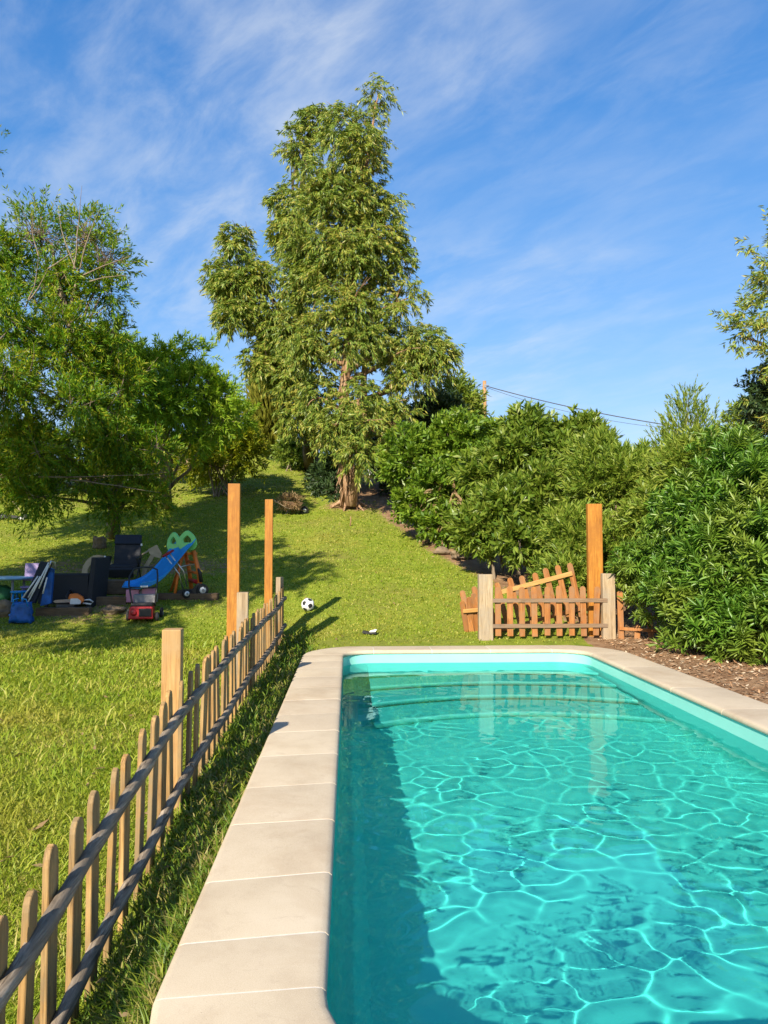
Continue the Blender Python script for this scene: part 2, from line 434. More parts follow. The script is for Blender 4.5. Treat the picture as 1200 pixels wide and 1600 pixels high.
M['chips'] = leafmat('mulch_chips', [(0.16, 0.075, 0.035), (0.29, 0.155, 0.08), (0.40, 0.25, 0.14), (0.58, 0.47, 0.33)], 0.85, 0.05, 3.0, 0.15)
M['bark'] = wood('pale_peeling_bark', (0.13, 0.065, 0.03), (0.30, 0.18, 0.10), (0.46, 0.33, 0.215), 0.85, knots=False, grain=0.45, bump=1.0)
M['bark_dark'] = wood('dark_bark', (0.04, 0.028, 0.018), (0.085, 0.06, 0.04), (0.15, 0.115, 0.08), 0.9, knots=False, grain=0.5, bump=1.0)
M['twig'] = wood('grey_twig_bark', (0.12, 0.09, 0.06), (0.22, 0.17, 0.12), (0.34, 0.28, 0.21), 0.85, knots=False)

M['black'] = plain('black_plastic', (0.018, 0.018, 0.02), 0.45, 0.2, 20)
M['black_fabric'] = plain('black_woven_fabric', (0.02, 0.022, 0.028), 0.75, 0.2, 60, 0.5)
M['navy'] = plain('navy_fabric', (0.015, 0.022, 0.04), 0.8, 0.2, 30, 0.3)
M['rubber'] = plain('black_rubber', (0.02, 0.02, 0.02), 0.8, 0.2, 30)
M['red'] = plain('red_plastic', (0.50, 0.025, 0.03), 0.35, 0.1, 6)
M['red_dark'] = plain('dark_red_plastic', (0.28, 0.01, 0.015), 0.4, 0.1, 6)
M['blue'] = plain('blue_plastic', (0.012, 0.25, 0.66), 0.32, 0.1, 4)
M['blue_cloth'] = plain('blue_tarpaulin', (0.008, 0.10, 0.38), 0.5, 0.25, 10, 0.2)
M['green'] = plain('mint_green_plastic', (0.22, 0.66, 0.20), 0.35, 0.08, 5)
M['orange_pl'] = plain('orange_plastic', (0.75, 0.19, 0.03), 0.4, 0.1, 5)
M['silver'] = plain('silver_metal', (0.62, 0.62, 0.62), 0.3, 0.06, 20, 0, 0.9)
M['white'] = plain('white_plastic', (0.72, 0.72, 0.70), 0.4, 0.06, 10)
M['grey'] = plain('grey_plastic', (0.22, 0.22, 0.23), 0.5, 0.12, 12)
M['beige'] = plain('beige_plywood', (0.42, 0.33, 0.21), 0.7, 0.15, 8, 0.2)
M['pink'] = plain('pink_plastic', (0.58, 0.24, 0.36), 0.4, 0.08, 6)
M['mauve'] = plain('mauve_plastic', (0.29, 0.22, 0.40), 0.45, 0.08, 6)
M['paleblue'] = plain('pale_blue_plastic', (0.30, 0.52, 0.68), 0.4, 0.08, 5)
M['darkgreen'] = plain('dark_green_cloth', (0.03, 0.16, 0.07), 0.7, 0.3, 14, 0.3)
M['rust'] = plain('rusty_steel', (0.27, 0.165, 0.10), 0.75, 0.3, 14, 0.4)
M['rock'] = plain('brown_rock', (0.2, 0.145, 0.09), 0.9, 0.35, 7, 1.0)
M['wallpaint'] = plain('whitewashed_wall', (0.68, 0.70, 0.74), 0.9, 0.1, 3, 0.3)
M['wire'] = plain('cable_sheath', (0.06, 0.065, 0.08), 0.7)

# ------------------------------------------------------------------ terrain
PX0, PX1, PY0, PY1, PR = -0.09, 3.40, 2.18, 11.12, 0.45   # pool basin outline
CW = 0.54                                                  # coping width
HX0, HX1, HY0, HY1 = PX0 - 0.2, PX1 + 0.2, PY0 - 0.2, PY1 + 0.2

def seg_right(x, y):
    """signed distance to the right of the hedge foot line"""
    ys = [9.0, 11.4, 12.6, 15.9, 18.4, 23.5, 30]; xs = [4.75, 4.3, 3.9, 3.0, 2.15, 1.15, 0.7]
    return x - np.interp(y, ys, xs)
def dirt(x, y):
    x = np.asarray(x, float); y = np.asarray(y, float)
    d = np.clip(0.5 + (seg_right(x, y) + 0.18 * np.clip((y - 13) / 2, 0, 1)) / 0.7, 0, 1)
    d = np.maximum(d, np.where((x > 3.7) & (y < 12.2), 1.0, 0))
    d = np.maximum(d, 0.95 * np.exp(-(((x - 0.3) / 1.1) ** 2 + ((y - 27.0) / 3.2) ** 2)))
    d = np.maximum(d, 0.52 * np.exp(-(((x + 4.6) / 1.5) ** 2 + ((y - 14.4) / 1.3) ** 2) ** 2))
    d = np.maximum(d, 0.55 * np.exp(-(((x + 4.8) / 3.5) ** 2 + ((y - 17.5) / 1.2) ** 2) ** 2))
    d = np.maximum(d, 0.6 * np.clip((y - 28) / 4, 0, 1) * np.clip((-x - 3.6) / 1.5, 0, 1))
    d = np.maximum(d, 0.8 * np.exp(-(((x - 0.2) / 1.3) ** 2 + ((y - 24.6) / 1.1) ** 2)))
    d = np.maximum(d, 0.36 * np.clip((y - 17) / 8, 0, 1))
    d = np.maximum(d, np.clip((y - 37) / 4, 0, 1) * 0.7)
    return d
def axis_lines(rng, extra):
    s = set(round(v, 4) for v in rng) | set(extra)
    return np.array(sorted(s))
xs = axis_lines(list(np.arange(-14, 9.01, 0.25)) + [-1.1, -0.95, -0.85, -0.7, -0.62, -0.56] + list(-14 - np.cumsum(1.25 ** np.arange(1, 22))) + list(9 + np.cumsum(1.25 ** np.arange(1, 22))), [HX0, HX1])
ys = axis_lines(list(np.arange(-2, 42.01, 0.25)) + list(-2 - np.cumsum(1.3 ** np.arange(1, 19))) + list(42 + np.cumsum(1.25 ** np.arange(1, 23))), [HY0, HY1])
XX, YY = np.meshgrid(xs, ys)
ZZ = gz(XX, YY)
V = np.stack([XX.ravel(), YY.ravel(), ZZ.ravel()], 1)
nx, ny = len(xs), len(ys)
ii, jj = np.meshgrid(np.arange(nx - 1), np.arange(ny - 1))
cx = (xs[ii] + xs[ii + 1]) / 2; cyy = (ys[jj] + ys[jj + 1]) / 2
keep = ~((cx > HX0) & (cx < HX1) & (cyy > HY0) & (cyy < HY1))
a = (jj * nx + ii)[keep]
Q = np.stack([a, a + 1, a + nx + 1, a + nx], 1)
ground = np_mesh('ground', V, Q, M['ground'], smooth=True)
at = ground.data.attributes.new('dirt', 'FLOAT', 'POINT')
dv = dirt(V[:, 0], V[:, 1])
if len(ground.data.vertices) == len(dv): at.data.foreach_set('value', dv.astype(np.float32))
kind(ground, 'structure')

# distant hill behind the hedge
hx = np.linspace(-160, 420, 90); hy = np.linspace(300, 520, 24)
HX, HY = np.meshgrid(hx, hy)
prof = np.exp(-((HY - 420) / 85) ** 2)
HZ = -12 + prof * (62 + 9 * np.sin(HX / 46.0) + 5 * np.sin(HX / 17.0 + 1) - 0.0 * HX) * (0.55 + 0.45 / (1 + np.exp(-(HX - 40) / 30)))
HZ += RNG.normal(0, 0.7, HZ.shape)
hV = np.stack([HX.ravel(), HY.ravel(), HZ.ravel()], 1)
ii, jj = np.meshgrid(np.arange(89), np.arange(23)); a = (jj * 90 + ii).ravel()
M['hill'] = plain('dry_hillside', (0.2, 0.16, 0.13), 0.95, 0.35, 0.06)
kind(np_mesh('hill', hV, np.stack([a, a + 1, a + 91, a + 90], 1), M['hill'], smooth=True), 'structure')

# ------------------------------------------------------------------ pool
def outline(off, nseg=8):
    """rounded rectangle, offset outwards by off; list of (point, outward normal, tangent)"""
    r = PR + off; res = []
    for cx_, cy_, a0 in ((PX1 - PR, PY0 + PR, -90), (PX1 - PR, PY1 - PR, 0), (PX0 + PR, PY1 - PR, 90), (PX0 + PR, PY0 + PR, 180)):
        for k in range(nseg + 1):
            a_ = R(a0 + 90 * k / nseg)
            res.append((cx_ + r * math.cos(a_), cy_ + r * math.sin(a_)))
    return res
pool = thing('swimming_pool', 'turquoise swimming pool with rounded corners and pale stone edge', 'pool', (1.65, 6.6, 0))
def loc_of(parent, mb):
    lx, ly, lz = parent.location
    mb.v = [(x - lx, y - ly, z - lz) for x, y, z in mb.v]
mb = MB()
rings = [(0, -0.03), (0, -0.16), (0, -0.5), (0, -0.93), (-0.03, -1.02), (-0.09, -1.08), (-0.2, -1.10)]
vs_ = []
def under(y, z): return y - (0.7 * min(1, max(0, (-z - 0.2) / 0.25)) if y < 5 else 0)   # near wall set back unseen below its coping, shaped to let sunlight onto the floor
for off, z in rings: vs_ += [(x, under(y, z), z) for x, y in outline(off)]
n = 36; fs_ = []
for i in range(len(rings) - 1):
    for k in range(n): fs_.append((i * n + k, i * n + (k + 1) % n, (i + 1) * n + (k + 1) % n, (i + 1) * n + k))
mb.add(vs_, fs_, True)
mb.add([(x, under(y, -1.1), -1.10) for x, y in outline(-0.2)], [tuple(range(36))])
loc_of(pool, mb)
basin = mb.build('basin', M['pool'], pool); basin.cycles.is_caustics_receiver = True
# curved entry steps at the far end
for k, (zt, e_mid, e_side) in enumerate(((-0.33, 10.45, 10.22), (-0.53, 9.85, 9.55), (-0.73, 9.2, 8.8), (-0.93, 8.5, 8.05))):
    mb = MB(); m_ = 20; top = []
    for i in range(m_ + 1):
        u = i / m_; x = PX0 + 0.36 + (PX1 - PX0 - 0.42) * u
        y = e_side + (e_mid - e_side) * (1 - (2 * u - 1) ** 2)
        top.append((x, y))
    back = PY1 - 0.01
    prof = [(0.012, zt - 0.21), (0.004, zt - 0.03), (0.010, zt - 0.008), (0.03, zt)]
    vs_, fs_ = [], []
    for dy, z in prof: vs_ += [(x, y + dy, z) for x, y in top]
    vs_ += [(x, back, zt) for x, y in top]
    for i in range(len(prof)):
        for q in range(m_): fs_.append((i * (m_ + 1) + q, i * (m_ + 1) + q + 1, (i + 1) * (m_ + 1) + q + 1, (i + 1) * (m_ + 1) + q))
    mb.add(vs_, fs_, True)
    x0, y0 = top[0]
    mb.add([(x0, y0 + 0.012, zt - 0.21), (x0, y0 + 0.03, zt), (x0, back, zt), (x0, back, zt - 0.21)], [(0, 1, 2, 3)])
    loc_of(pool, mb)
    o = mb.build('step', M['tread'], pool); o.cycles.is_caustics_receiver = True; stp = o
    def strip(name, mat, prof2):
        mb = MB(); vs_ = []
        for dy, z in prof2: vs_ += [(x, y + dy, z) for x, y in top]
        fs_ = [(i * (m_ + 1) + q, i * (m_ + 1) + q + 1, (i + 1) * (m_ + 1) + q + 1, (i + 1) * (m_ + 1) + q) for i in range(len(prof2) - 1) for q in range(m_)]
        mb.add(vs_, fs_, True); loc_of(pool, mb); o = mb.build(name, mat, stp); o.cycles.is_caustics_receiver = True
    strip('nosing', M['nosing'], [(0.008, zt - 0.145), (0.0, zt - 0.142), (-0.003, zt - 0.03), (0.003, zt - 0.006), (0.025, zt + 0.004), (0.07, zt + 0.004), (0.075, zt - 0.002)])
    strip('joint', M['grime'], [(0.010, zt - 0.165), (0.002, zt - 0.168), (-0.004, zt - 0.197), (-0.03, zt - 0.1965)])

# coping stones
prof_c = [(-0.008, -0.058), (-0.018, -0.050), (-0.02, -0.032), (-0.016, -0.016), (-0.004, -0.005), (0.018, -0.0005), (0.05, 0.0),
          (CW - 0.03, 0.0), (CW - 0.012, -0.004), (CW - 0.004, -0.012), (CW, -0.03), (CW, -0.06)]
def frame_pts(side, t):
    """inner-edge point, outward normal and tangent at t metres along a side"""
    return {'left': (Vector((PX0, t, 0)), Vector((-1, 0, 0)), Vector((0, 1, 0))),
            'right': (Vector((PX1, t, 0)), Vector((1, 0, 0)), Vector((0, 1, 0))),
            'far': (Vector((t, PY1, 0)), Vector((0, 1, 0)), Vector((1, 0, 0))),
            'near': (Vector((t, PY0, 0)), Vector((0, -1, 0)), Vector((1, 0, 0)))}[side]
def loft(sections, inset=0.0, prof=prof_c):
    mb = MB(); k = len(prof); vs_ = []
    for fn in sections:
        for s_, z_ in prof: vs_.append(fn(s_, z_))
    fs_ = []
    for i in range(len(sections) - 1):
        for j in range(k): fs_.append((i * k + j, i * k + (j + 1) % k, (i + 1) * k + (j + 1) % k, (i + 1) * k + j))
    mb.add(vs_, fs_, True)
    mb.add([vs_[j] for j in range(k)], [tuple(range(k))]); mb.add([vs_[(len(sections) - 1) * k + j] for j in range(k)], [tuple(reversed(range(k)))])
    return mb
GAP = 0.0045
def straight_stone(side, t0, t1, sk0, sk1, dz):
    secs = []
    for t, sk, e in ((t0, sk0, GAP), (t0 + 0.02, sk0, 0), ((t0 + t1) / 2, (sk0 + sk1) / 2, 0), (t1 - 0.02, sk1, 0), (t1, sk1, -GAP)):
        p, nn, tt = frame_pts(side, t + e)
        edge = 0.0012 if abs(e) > 0 else 0.0
        secs.append(lambda s_, z_, p=p, nn=nn, tt=tt, sk=sk, edge=edge: p + nn * s_ + tt * (sk * (s_ / CW) ** 1.0) + Vector((0, 0, z_ + dz - edge)))
    return loft(secs)
def corner_stone(cx_, cy_, a0, a1, dz, skA=0, skB=0):
    secs = []; m_ = 7
    for i in range(m_ + 1):
        a_ = R(a0 + (a1 - a0) * i / m_)
        d = Vector((math.cos(a_), math.sin(a_), 0)); tt = Vector((-d.y, d.x, 0))
        e = GAP if i == 0 else (-GAP if i == m_ else 0)
        sk = skA * (1 - i / m_) + skB * i / m_
        secs.append(lambda s_, z_, d=d, tt=tt, e=e, sk=sk: Vector((cx_, cy_, 0)) + d * (PR + s_) + tt * (e + sk * s_ / CW) + Vector((0, 0, z_ + dz)))
    return loft(secs)
def put_stone(mb):
    c = Vector((sum(v[0] for v in mb.v), sum(v[1] for v in mb.v), 0)) / len(mb.v)
    mb.v = [(x - c.x, y - c.y, z) for x, y, z in mb.v]
    o = mb.build('coping_stone', M['stone'], pool)
    o.location = (c.x - 1.65, c.y - 6.6, 0)
jl = [2.63, 3.0, 3.54, 4.22, 4.86, 5.56, 6.26, 6.9, 7.55, 8.22, 8.88, 9.52, 10.1, 10.67]
SK = -0.085
skl = [SK * (0.8 + 0.4 * random.random()) for _ in jl]; skl[-1] = 0.0; skl[0] = -0.05
for i in range(len(jl) - 1): put_stone(straight_stone('left', jl[i], jl[i + 1], skl[i], skl[i + 1], random.uniform(0.0, 0.0015)))
jr = [2.63, 3.6, 4.7, 5.8, 6.9, 8.0, 9.4, 10.67]
for i in range(len(jr) - 1): put_stone(straight_stone('right', jr[i], jr[i + 1], 0.0, 0.0, random.uniform(0.0, 0.0015)))
jf = [0.36, 1.2, 2.05, 2.95]
for s_ in ('far', 'near'):
    for i in range(len(jf) - 1): put_stone(straight_stone(s_, jf[i], jf[i + 1], 0, 0, random.uniform(0.0, 0.001)))
put_stone(corner_stone(PX1 - PR, PY0 + PR, -90, 0, 0)); put_stone(corner_stone(PX1 - PR, PY1 - PR, 0, 90, 0))
put_stone(corner_stone(PX0 + PR, PY1 - PR, 90, 180, 0)); put_stone(corner_stone(PX0 + PR, PY0 + PR, 180, 270, 0, skA=0.05))
# grout bed filling the joints just below the stone faces
prof_g = [(s_ + (0.0025 if s_ < 0.2 else -0.004), z_ - 0.0012) for s_, z_ in prof_c]
mb = MB(); ring = []
for cx_, cy_, a0 in ((PX1 - PR, PY0 + PR, -90), (PX1 - PR, PY1 - PR, 0), (PX0 + PR, PY1 - PR, 90), (PX0 + PR, PY0 + PR, 180)):
    for k in range(13):
        a_ = R(a0 + 7.5 * k); ring.append((cx_, cy_, a_))
k = len(prof_g); vs_ = []
for cx_, cy_, a_ in ring:
    for s_, z_ in prof_g: vs_.append((cx_ + (PR + s_) * math.cos(a_), cy_ + (PR + s_) * math.sin(a_), z_))
fs_ = [(i * k + j, i * k + (j + 1) % k, ((i + 1) % len(ring)) * k + (j + 1) % k, ((i + 1) % len(ring)) * k + j) for i in range(len(ring)) for j in range(k)]
mb.add(vs_, fs_, True); loc_of(pool, mb); mb.build('grout', M['grout'], pool)

# water: a rippled sheet
WZ = -0.185
wx = np.linspace(PX0 - 0.44, PX1 + 0.005, 325)   # unseen margin added under the coping on two sides so sunlight reaches the floor
wy = np.concatenate([np.arange(PY0 - 0.52, 7.0, 0.0118), np.arange(7.0, PY1, 0.02), [PY1 + 0.005]])
NWX, NWY = len(wx), len(wy)
WX, WY = np.meshgrid(wx, wy)
WH = np.zeros_like(WX)
wr = np.random.default_rng(5)
# broad swell plus a made-up net of narrow crests, shaped to focus sunlight into floor lines
def swell(lam, amp, nn_, X=None, Y=None):
    X = WX if X is None else X; Y = WY if Y is None else Y; h = np.zeros_like(X)
    for _ in range(nn_):
        th = wr.uniform(0, 2 * math.pi); kk = 2 * math.pi / (lam * wr.uniform(0.8, 1.2))
        h += amp * math.sqrt(2 / nn_) * np.sin(kk * (X * math.cos(th) + Y * math.sin(th)) + wr.uniform(0, 6.28))
    return h
WH += swell(1.5, 0.0012, 7) + swell(0.75, 0.0003, 9)
def crest_net(cell, wd, amp):
    wxp = WX + swell(0.9, cell * 0.10, 6) + swell(0.35, cell * 0.05, 8); wyp = WY + swell(0.9, cell * 0.10, 6) + swell(0.35, cell * 0.05, 8)
    pts = [(x + wr.uniform(-.42, .42) * cell, y + wr.uniform(-.42, .42) * cell) for x in np.arange(PX0 - 1.0, PX1 + 0.8, cell) for y in np.arange(PY0 - 1.2, PY1 + 0.9, cell)]
    pts = np.array(pts); res = np.zeros(WX.size)
    fx, fy = wxp.ravel(), wyp.ravel()
    for a_ in range(0, fx.size, 8000):
        dd = np.hypot(fx[a_:a_ + 8000, None] - pts[None, :, 0], fy[a_:a_ + 8000, None] - pts[None, :, 1])
        o_ = np.argpartition(dd, 2, axis=1)[:, :3]; dv_ = np.take_along_axis(dd, o_, 1); k_ = np.argsort(dv_, 1)
        o_ = np.take_along_axis(o_, k_, 1); dv_ = np.take_along_axis(dv_, k_, 1)
        g = 0
        for q in (1, 2):
            sep_ = np.hypot(*(pts[o_[:, 0]] - pts[o_[:, q]]).T)
            e_ = (dv_[:, q] ** 2 - dv_[:, 0] ** 2) / (2 * sep_)
            g = np.maximum(g, np.exp(-e_ ** 2 / (2 * wd ** 2)))
        res[a_:a_ + 8000] = g
    res = res.reshape(WX.shape)
    for _ in range(4):
        pz_ = np.pad(res, 1, mode='edge'); res = (pz_[:-2, 1:-1] + pz_[2:, 1:-1] + pz_[1:-1, :-2] + pz_[1:-1, 2:] + 2 * pz_[1:-1, 1:-1]) / 6
    return res * amp * np.clip(0.75 + 0.45 * swell(1.1, 0.8, 8), 0.2, 1.3)
WH += crest_net(0.29, 0.031, 0.0020) + crest_net(0.2, 0.032, 0.0003)
WH *= 1 - 0.62 * np.clip((WY - 4.0) / 5.0, 0, 1)   # calmer towards the sheltered far end
WV = np.stack([WX.ravel(), WY.ravel(), (WZ + WH).ravel()], 1)
ii, jj = np.meshgrid(np.arange(NWX - 1), np.arange(NWY - 1))
a = (jj * NWX + ii).ravel()
water = np_mesh('water', WV, np.stack([a, a + 1, a + NWX + 1, a + NWX], 1), M['water'], smooth=True)
kind(water, 'structure'); water.cycles.is_caustics_caster = True
water.cycles.is_caustics_receiver = False

# ------------------------------------------------------------------ foliage tools
def unit(a): return a / np.maximum(np.linalg.norm(a, axis=-1, keepdims=True), 1e-9)
def leaf_geo(pos, d, L, W_, upmix=0.6, fold=0.25, curl=0.12, rng=RNG):
    """six-point folded leaves: two quads each"""
    n_ = len(pos)
    ref = rng.normal(0, 1, (n_, 3)) * (1 - upmix) + np.array([0, 0, 1.0]) * upmix
    s_ = unit(np.cross(d, ref)); nrm = unit(np.cross(s_, d))
    L = L[:, None]; W_ = W_[:, None]
    tip = pos + d * L - nrm * L * curl
    a1 = pos + d * L * 0.30 + s_ * W_ * 0.5 + nrm * W_ * fold; b1 = pos + d * L * 0.30 - s_ * W_ * 0.5 + nrm * W_ * fold
    a2 = pos + d * L * 0.68 + s_ * W_ * 0.42 + nrm * (W_ * fold - L * curl * 0.35); b2 = pos + d * L * 0.68 - s_ * W_ * 0.42 + nrm * (W_ * fold - L * curl * 0.35)
    v = np.stack([pos, a1, a2, tip, b2, b1], 1).reshape(-1, 3)
    o = (np.arange(n_) * 6)[:, None]
    q = np.concatenate([o + np.array([[0, 1, 2, 3]]), o + np.array([[0, 3, 4, 5]])], 0)
    return v, q
def kite_geo(pos, d, L, W_, upmix=0.4, rng=RNG):
    n_ = len(pos)
    ref = rng.normal(0, 1, (n_, 3)) * (1 - upmix) + np.array([0, 0, 1.0]) * upmix
    s_ = unit(np.cross(d, ref)); L = L[:, None]; W_ = W_[:, None]
    mid = pos + d * L * 0.45
    v = np.stack([pos, mid + s_ * W_ * 0.5, pos + d * L, mid - s_ * W_ * 0.5], 1).reshape(-1, 3)
    q = (np.arange(n_) * 4)[:, None] + np.array([[0, 1, 2, 3]])
    return v, q
def sprays(lobes, n_, k_, slen, along, perp, droop, up, tmin=0.25, sag=0.0, shell=0.6, inner=0.25, jit=0.5, rng=RNG, front=0.0):
    """positions and directions of n_ sprays of k_ leaves spread through ellipsoidal lobes [(centre, radii)]"""
    cs = np.array([list(l[0]) for l in lobes]); rs = np.array([list(l[1]) for l in lobes])
    wt = (rs.prod(1)) ** 0.67; wt /= wt.sum()
    li = rng.choice(len(lobes), n_, p=wt)
    u = unit(rng.normal(0, 1, (n_, 3)))
    r_ = np.where(rng.random(n_) < inner, rng.random(n_) ** 0.5 * 0.8, shell + (1 - shell) * rng.random(n_) ** 0.6)
    c = cs[li] + u * r_[:, None] * rs[li]
    if len(lobes) > 1:   # thin the sprays buried deep in a neighbour lobe
        depth = np.concatenate([np.min(np.linalg.norm((cc[:, None, :] - cs[None]) / rs[None], axis=2), axis=1) for cc in np.array_split(c, max(1, n_ // 400))])
        ok_ = (depth > 0.4) | (rng.random(n_) < 0.5)
        c, u, li = c[ok_], u[ok_], li[ok_]; n_ = len(c)
    ax = unit(unit(u / rs[li]) + np.array([0, 0, up]) + rng.normal(0, jit, (n_, 3)) * 0.6)
    t = tmin + (1 - tmin) * rng.random((n_, k_))
    sl = slen * (0.6 + 0.7 * rng.random(n_))
    pos = c[:, None] + ax[:, None] * (t * sl[:, None])[..., None]
    pos[..., 2] -= sag * (t ** 2) * sl[:, None]
    rv = rng.normal(0, 1, (n_, k_, 3)); rv -= (rv * ax[:, None]).sum(-1, keepdims=True) * ax[:, None]; rv = unit(rv)
    d = unit(ax[:, None] * along + rv * perp + np.array([0, 0, -droop]))
    return pos.reshape(-1, 3), d.reshape(-1, 3), c, ax, sl
def clumps(lobes, size, dens=1.0, seed=1, lo=0.5, inner=0.15, flat=0.8):
    """break big lobes into small leafy clumps with gaps between"""
    rg = np.random.default_rng(seed); res = []
    for c, r in lobes:
        r = np.array(r); rm = r.mean()
        n_ = max(3, int(dens * 6.0 * (r[0] * r[1] + r[1] * r[2] + r[0] * r[2]) / 3 / size ** 2 * 0.42))
        for _ in range(n_):
            u = unit(rg.normal(0, 1, 3)); q = rg.uniform(lo, 1.0) if rg.random() > inner else rg.uniform(0.1, lo)
            s_ = size * rg.uniform(0.6, 1.35)
            q = np.array(c) + u * np.maximum(r - s_ * 0.7, r * 0.35) * q
            res.append((Vector(q), (s_, s_, s_ * flat)))
    return res
def clip_ground(pos, d, m=0.03):
    ok_ = pos[:, 2] > gz(pos[:, 0], pos[:, 1]) + m
    return pos[ok_], d[ok_]
def crown(name, mat, parent, lobes, n_, k_, slen, leaf, lw, along, perp, droop, up, rng=RNG, full=False, upmix=0.45, csize=None, cdens=1.0, cseed=3, cflat=0.8, **kw):
    if csize:
        lobes = clumps(lobes, csize, cdens, cseed, flat=cflat)
        lobes = [(c, tuple(max(0.12, v - slen * 0.45) for v in r)) for c, r in lobes]
        kw['inner'] = 0.2; kw['shell'] = 0.4
    pos, d, c, ax, sl = sprays(lobes, n_, k_, slen, along, perp, droop, up, rng=rng, **kw)
    pos, d = clip_ground(pos, d)
    L = leaf * (0.65 + 0.6 * rng.random(len(pos))); W_ = lw * (0.7 + 0.5 * rng.random(len(pos)))
    v, q = (leaf_geo if full else kite_geo)(pos, d, L, W_, upmix=upmix, rng=rng)
    if parent is not None:
        v = v - np.array(parent.location)[None]
    o = np_mesh(name, v, q, mat, parent)
    o['kind'] = 'stuff'
    return o, c, ax, sl
def lobes_px(lst, rd=1.0):
    """(px, py, depth, rx_px, ry_px) -> (centre, radii in metres)"""
    res = []
    for t in lst:
        px, py, D, rx, ry = t[:5]; k_ = D / 1200.0
        rdm = (t[5] if len(t) > 5 else rd) * min(rx, ry * 1.3) * k_
        res.append((P(px, py, D), (rx * k_, rdm, ry * k_)))
    return res
def bend(p0, p1, amt, n_=6, rr=random):
    p0, p1 = Vector(p0), Vector(p1); L = (p1 - p0).length
    off = Vector((rr.uniform(-1, 1), rr.uniform(-1, 1), rr.uniform(-0.3, 0.6))) * L * amt
    return [p0.lerp(p1, i / n_) + off * (4 * (i / n_) * (1 - i / n_)) + Vector((rr.uniform(-1, 1), rr.uniform(-1, 1), rr.uniform(-1, 1))) * L * 0.012 * (0 < i < n_) for i in range(n_ + 1)]
def limbs(mb, trunk, r_at, targets, rr=random, sub=3, m=0, rscale=0.45, z0=0.2):
    """branches from the trunk polyline to each target, with side twigs"""
    zs = [p.z for p in trunk]
    for c, rad in targets:
        c = Vector(c)
        zt = max(zs[0] + (zs[-1] - zs[0]) * z0, min(zs[-1] - 0.05, c.z - 0.5 * (Vector((c.x, c.y)) - Vector((trunk[0].x, trunk[0].y))).length))
        i = max(0, min(len(trunk) - 2, sum(1 for z in zs if z < zt) - 1))
        f = (zt - zs[i]) / max(1e-6, zs[i + 1] - zs[i]); f = max(0, min(1, f))
        p0 = trunk[i].lerp(trunk[i + 1], f)
        r0 = r_at * rscale * (1.05 - 0.6 * (zt - zs[0]) / (zs[-1] - zs[0] + 1e-6))
        br = bend(p0, c, 0.10, 6, rr)
        mb.tube(br, [r0 * (1 - 0.8 * k_ / 6) for k_ in range(7)], 6, m=m, cap=False)
        for _ in range(sub):
            k_ = rr.choice((3, 4, 5)); e = c + Vector((rr.uniform(-1, 1) * rad[0], rr.uniform(-1, 1) * rad[1], rr.uniform(-0.5, 1) * rad[2])) * 0.85
            tb = bend(br[k_], e, 0.12, 4, rr)
            mb.tube(tb, [r0 * 0.3 * (1 - 0.8 * j / 4) for j in range(5)], 5, m=m, cap=False)
def local(mb, root):
    l_ = root.location; mb.v = [(v[0] - l_.x, v[1] - l_.y, v[2] - l_.z) for v in mb.v]; return mb
def twigs(mb, c, ax, sl, frac, r_, back=0.5, rng=RNG, ext=1.0):
    idx = rng.choice(len(c), int(len(c) * frac), replace=False)
    for i in idx:
        a_ = Vector(ax[i]); p = Vector(c[i])
        mb.tube([p - a_ * back * sl[i], p, p + a_ * sl[i] * ext], [r_, r_ * 0.8, r_ * 0.3], 4, cap=False)

def shrub(name, label, cat, base, lobes, mat, n_, k_, slen, leaf, lw, stems=10, sr=0.03, full=False, group=None, seed=1, bark='twig', csize=None, **kw):
    rng = np.random.default_rng(seed); rr = random.Random(seed)
    t = thing(name, label, cat, base, 0, group)
    mb = MB(); base = Vector(base)
    for i in range(stems):
        c, rad = lobes[i % len(lobes)]
        e = Vector(c) + Vector((rr.uniform(-.5, .5) * rad[0], rr.uniform(-.5, .5) * rad[1], rr.uniform(-.2, .6) * rad[2]))
        b_ = Vector((base.x * 0.55 + c[0] * 0.45 + rr.uniform(-.3, .3), base.y * 0.55 + c[1] * 0.45 + rr.uniform(-.3, .3), 0)); b_.z = gzf(b_.x, b_.y) - 0.03
        mb.tube(bend(b_, e, 0.10, 5, rr), [sr * f for f in (1, .9, .75, .6, .4, .2)], 5, cap=False)
    par = dict(along=0.7, perp=0.75, droop=0.0, up=0.4, shell=0.6, inner=0.3); par.update(kw)
    o, c, ax, sl = crown('foliage', mat, t, lobes, n_, k_, slen, leaf, lw, rng=rng, full=full, csize=csize, cseed=seed, **par)
    twigs(mb, c, ax, sl, 0.08, 0.006, rng=rng)
    local(mb, t).build('stem', M[bark], t)
    return t

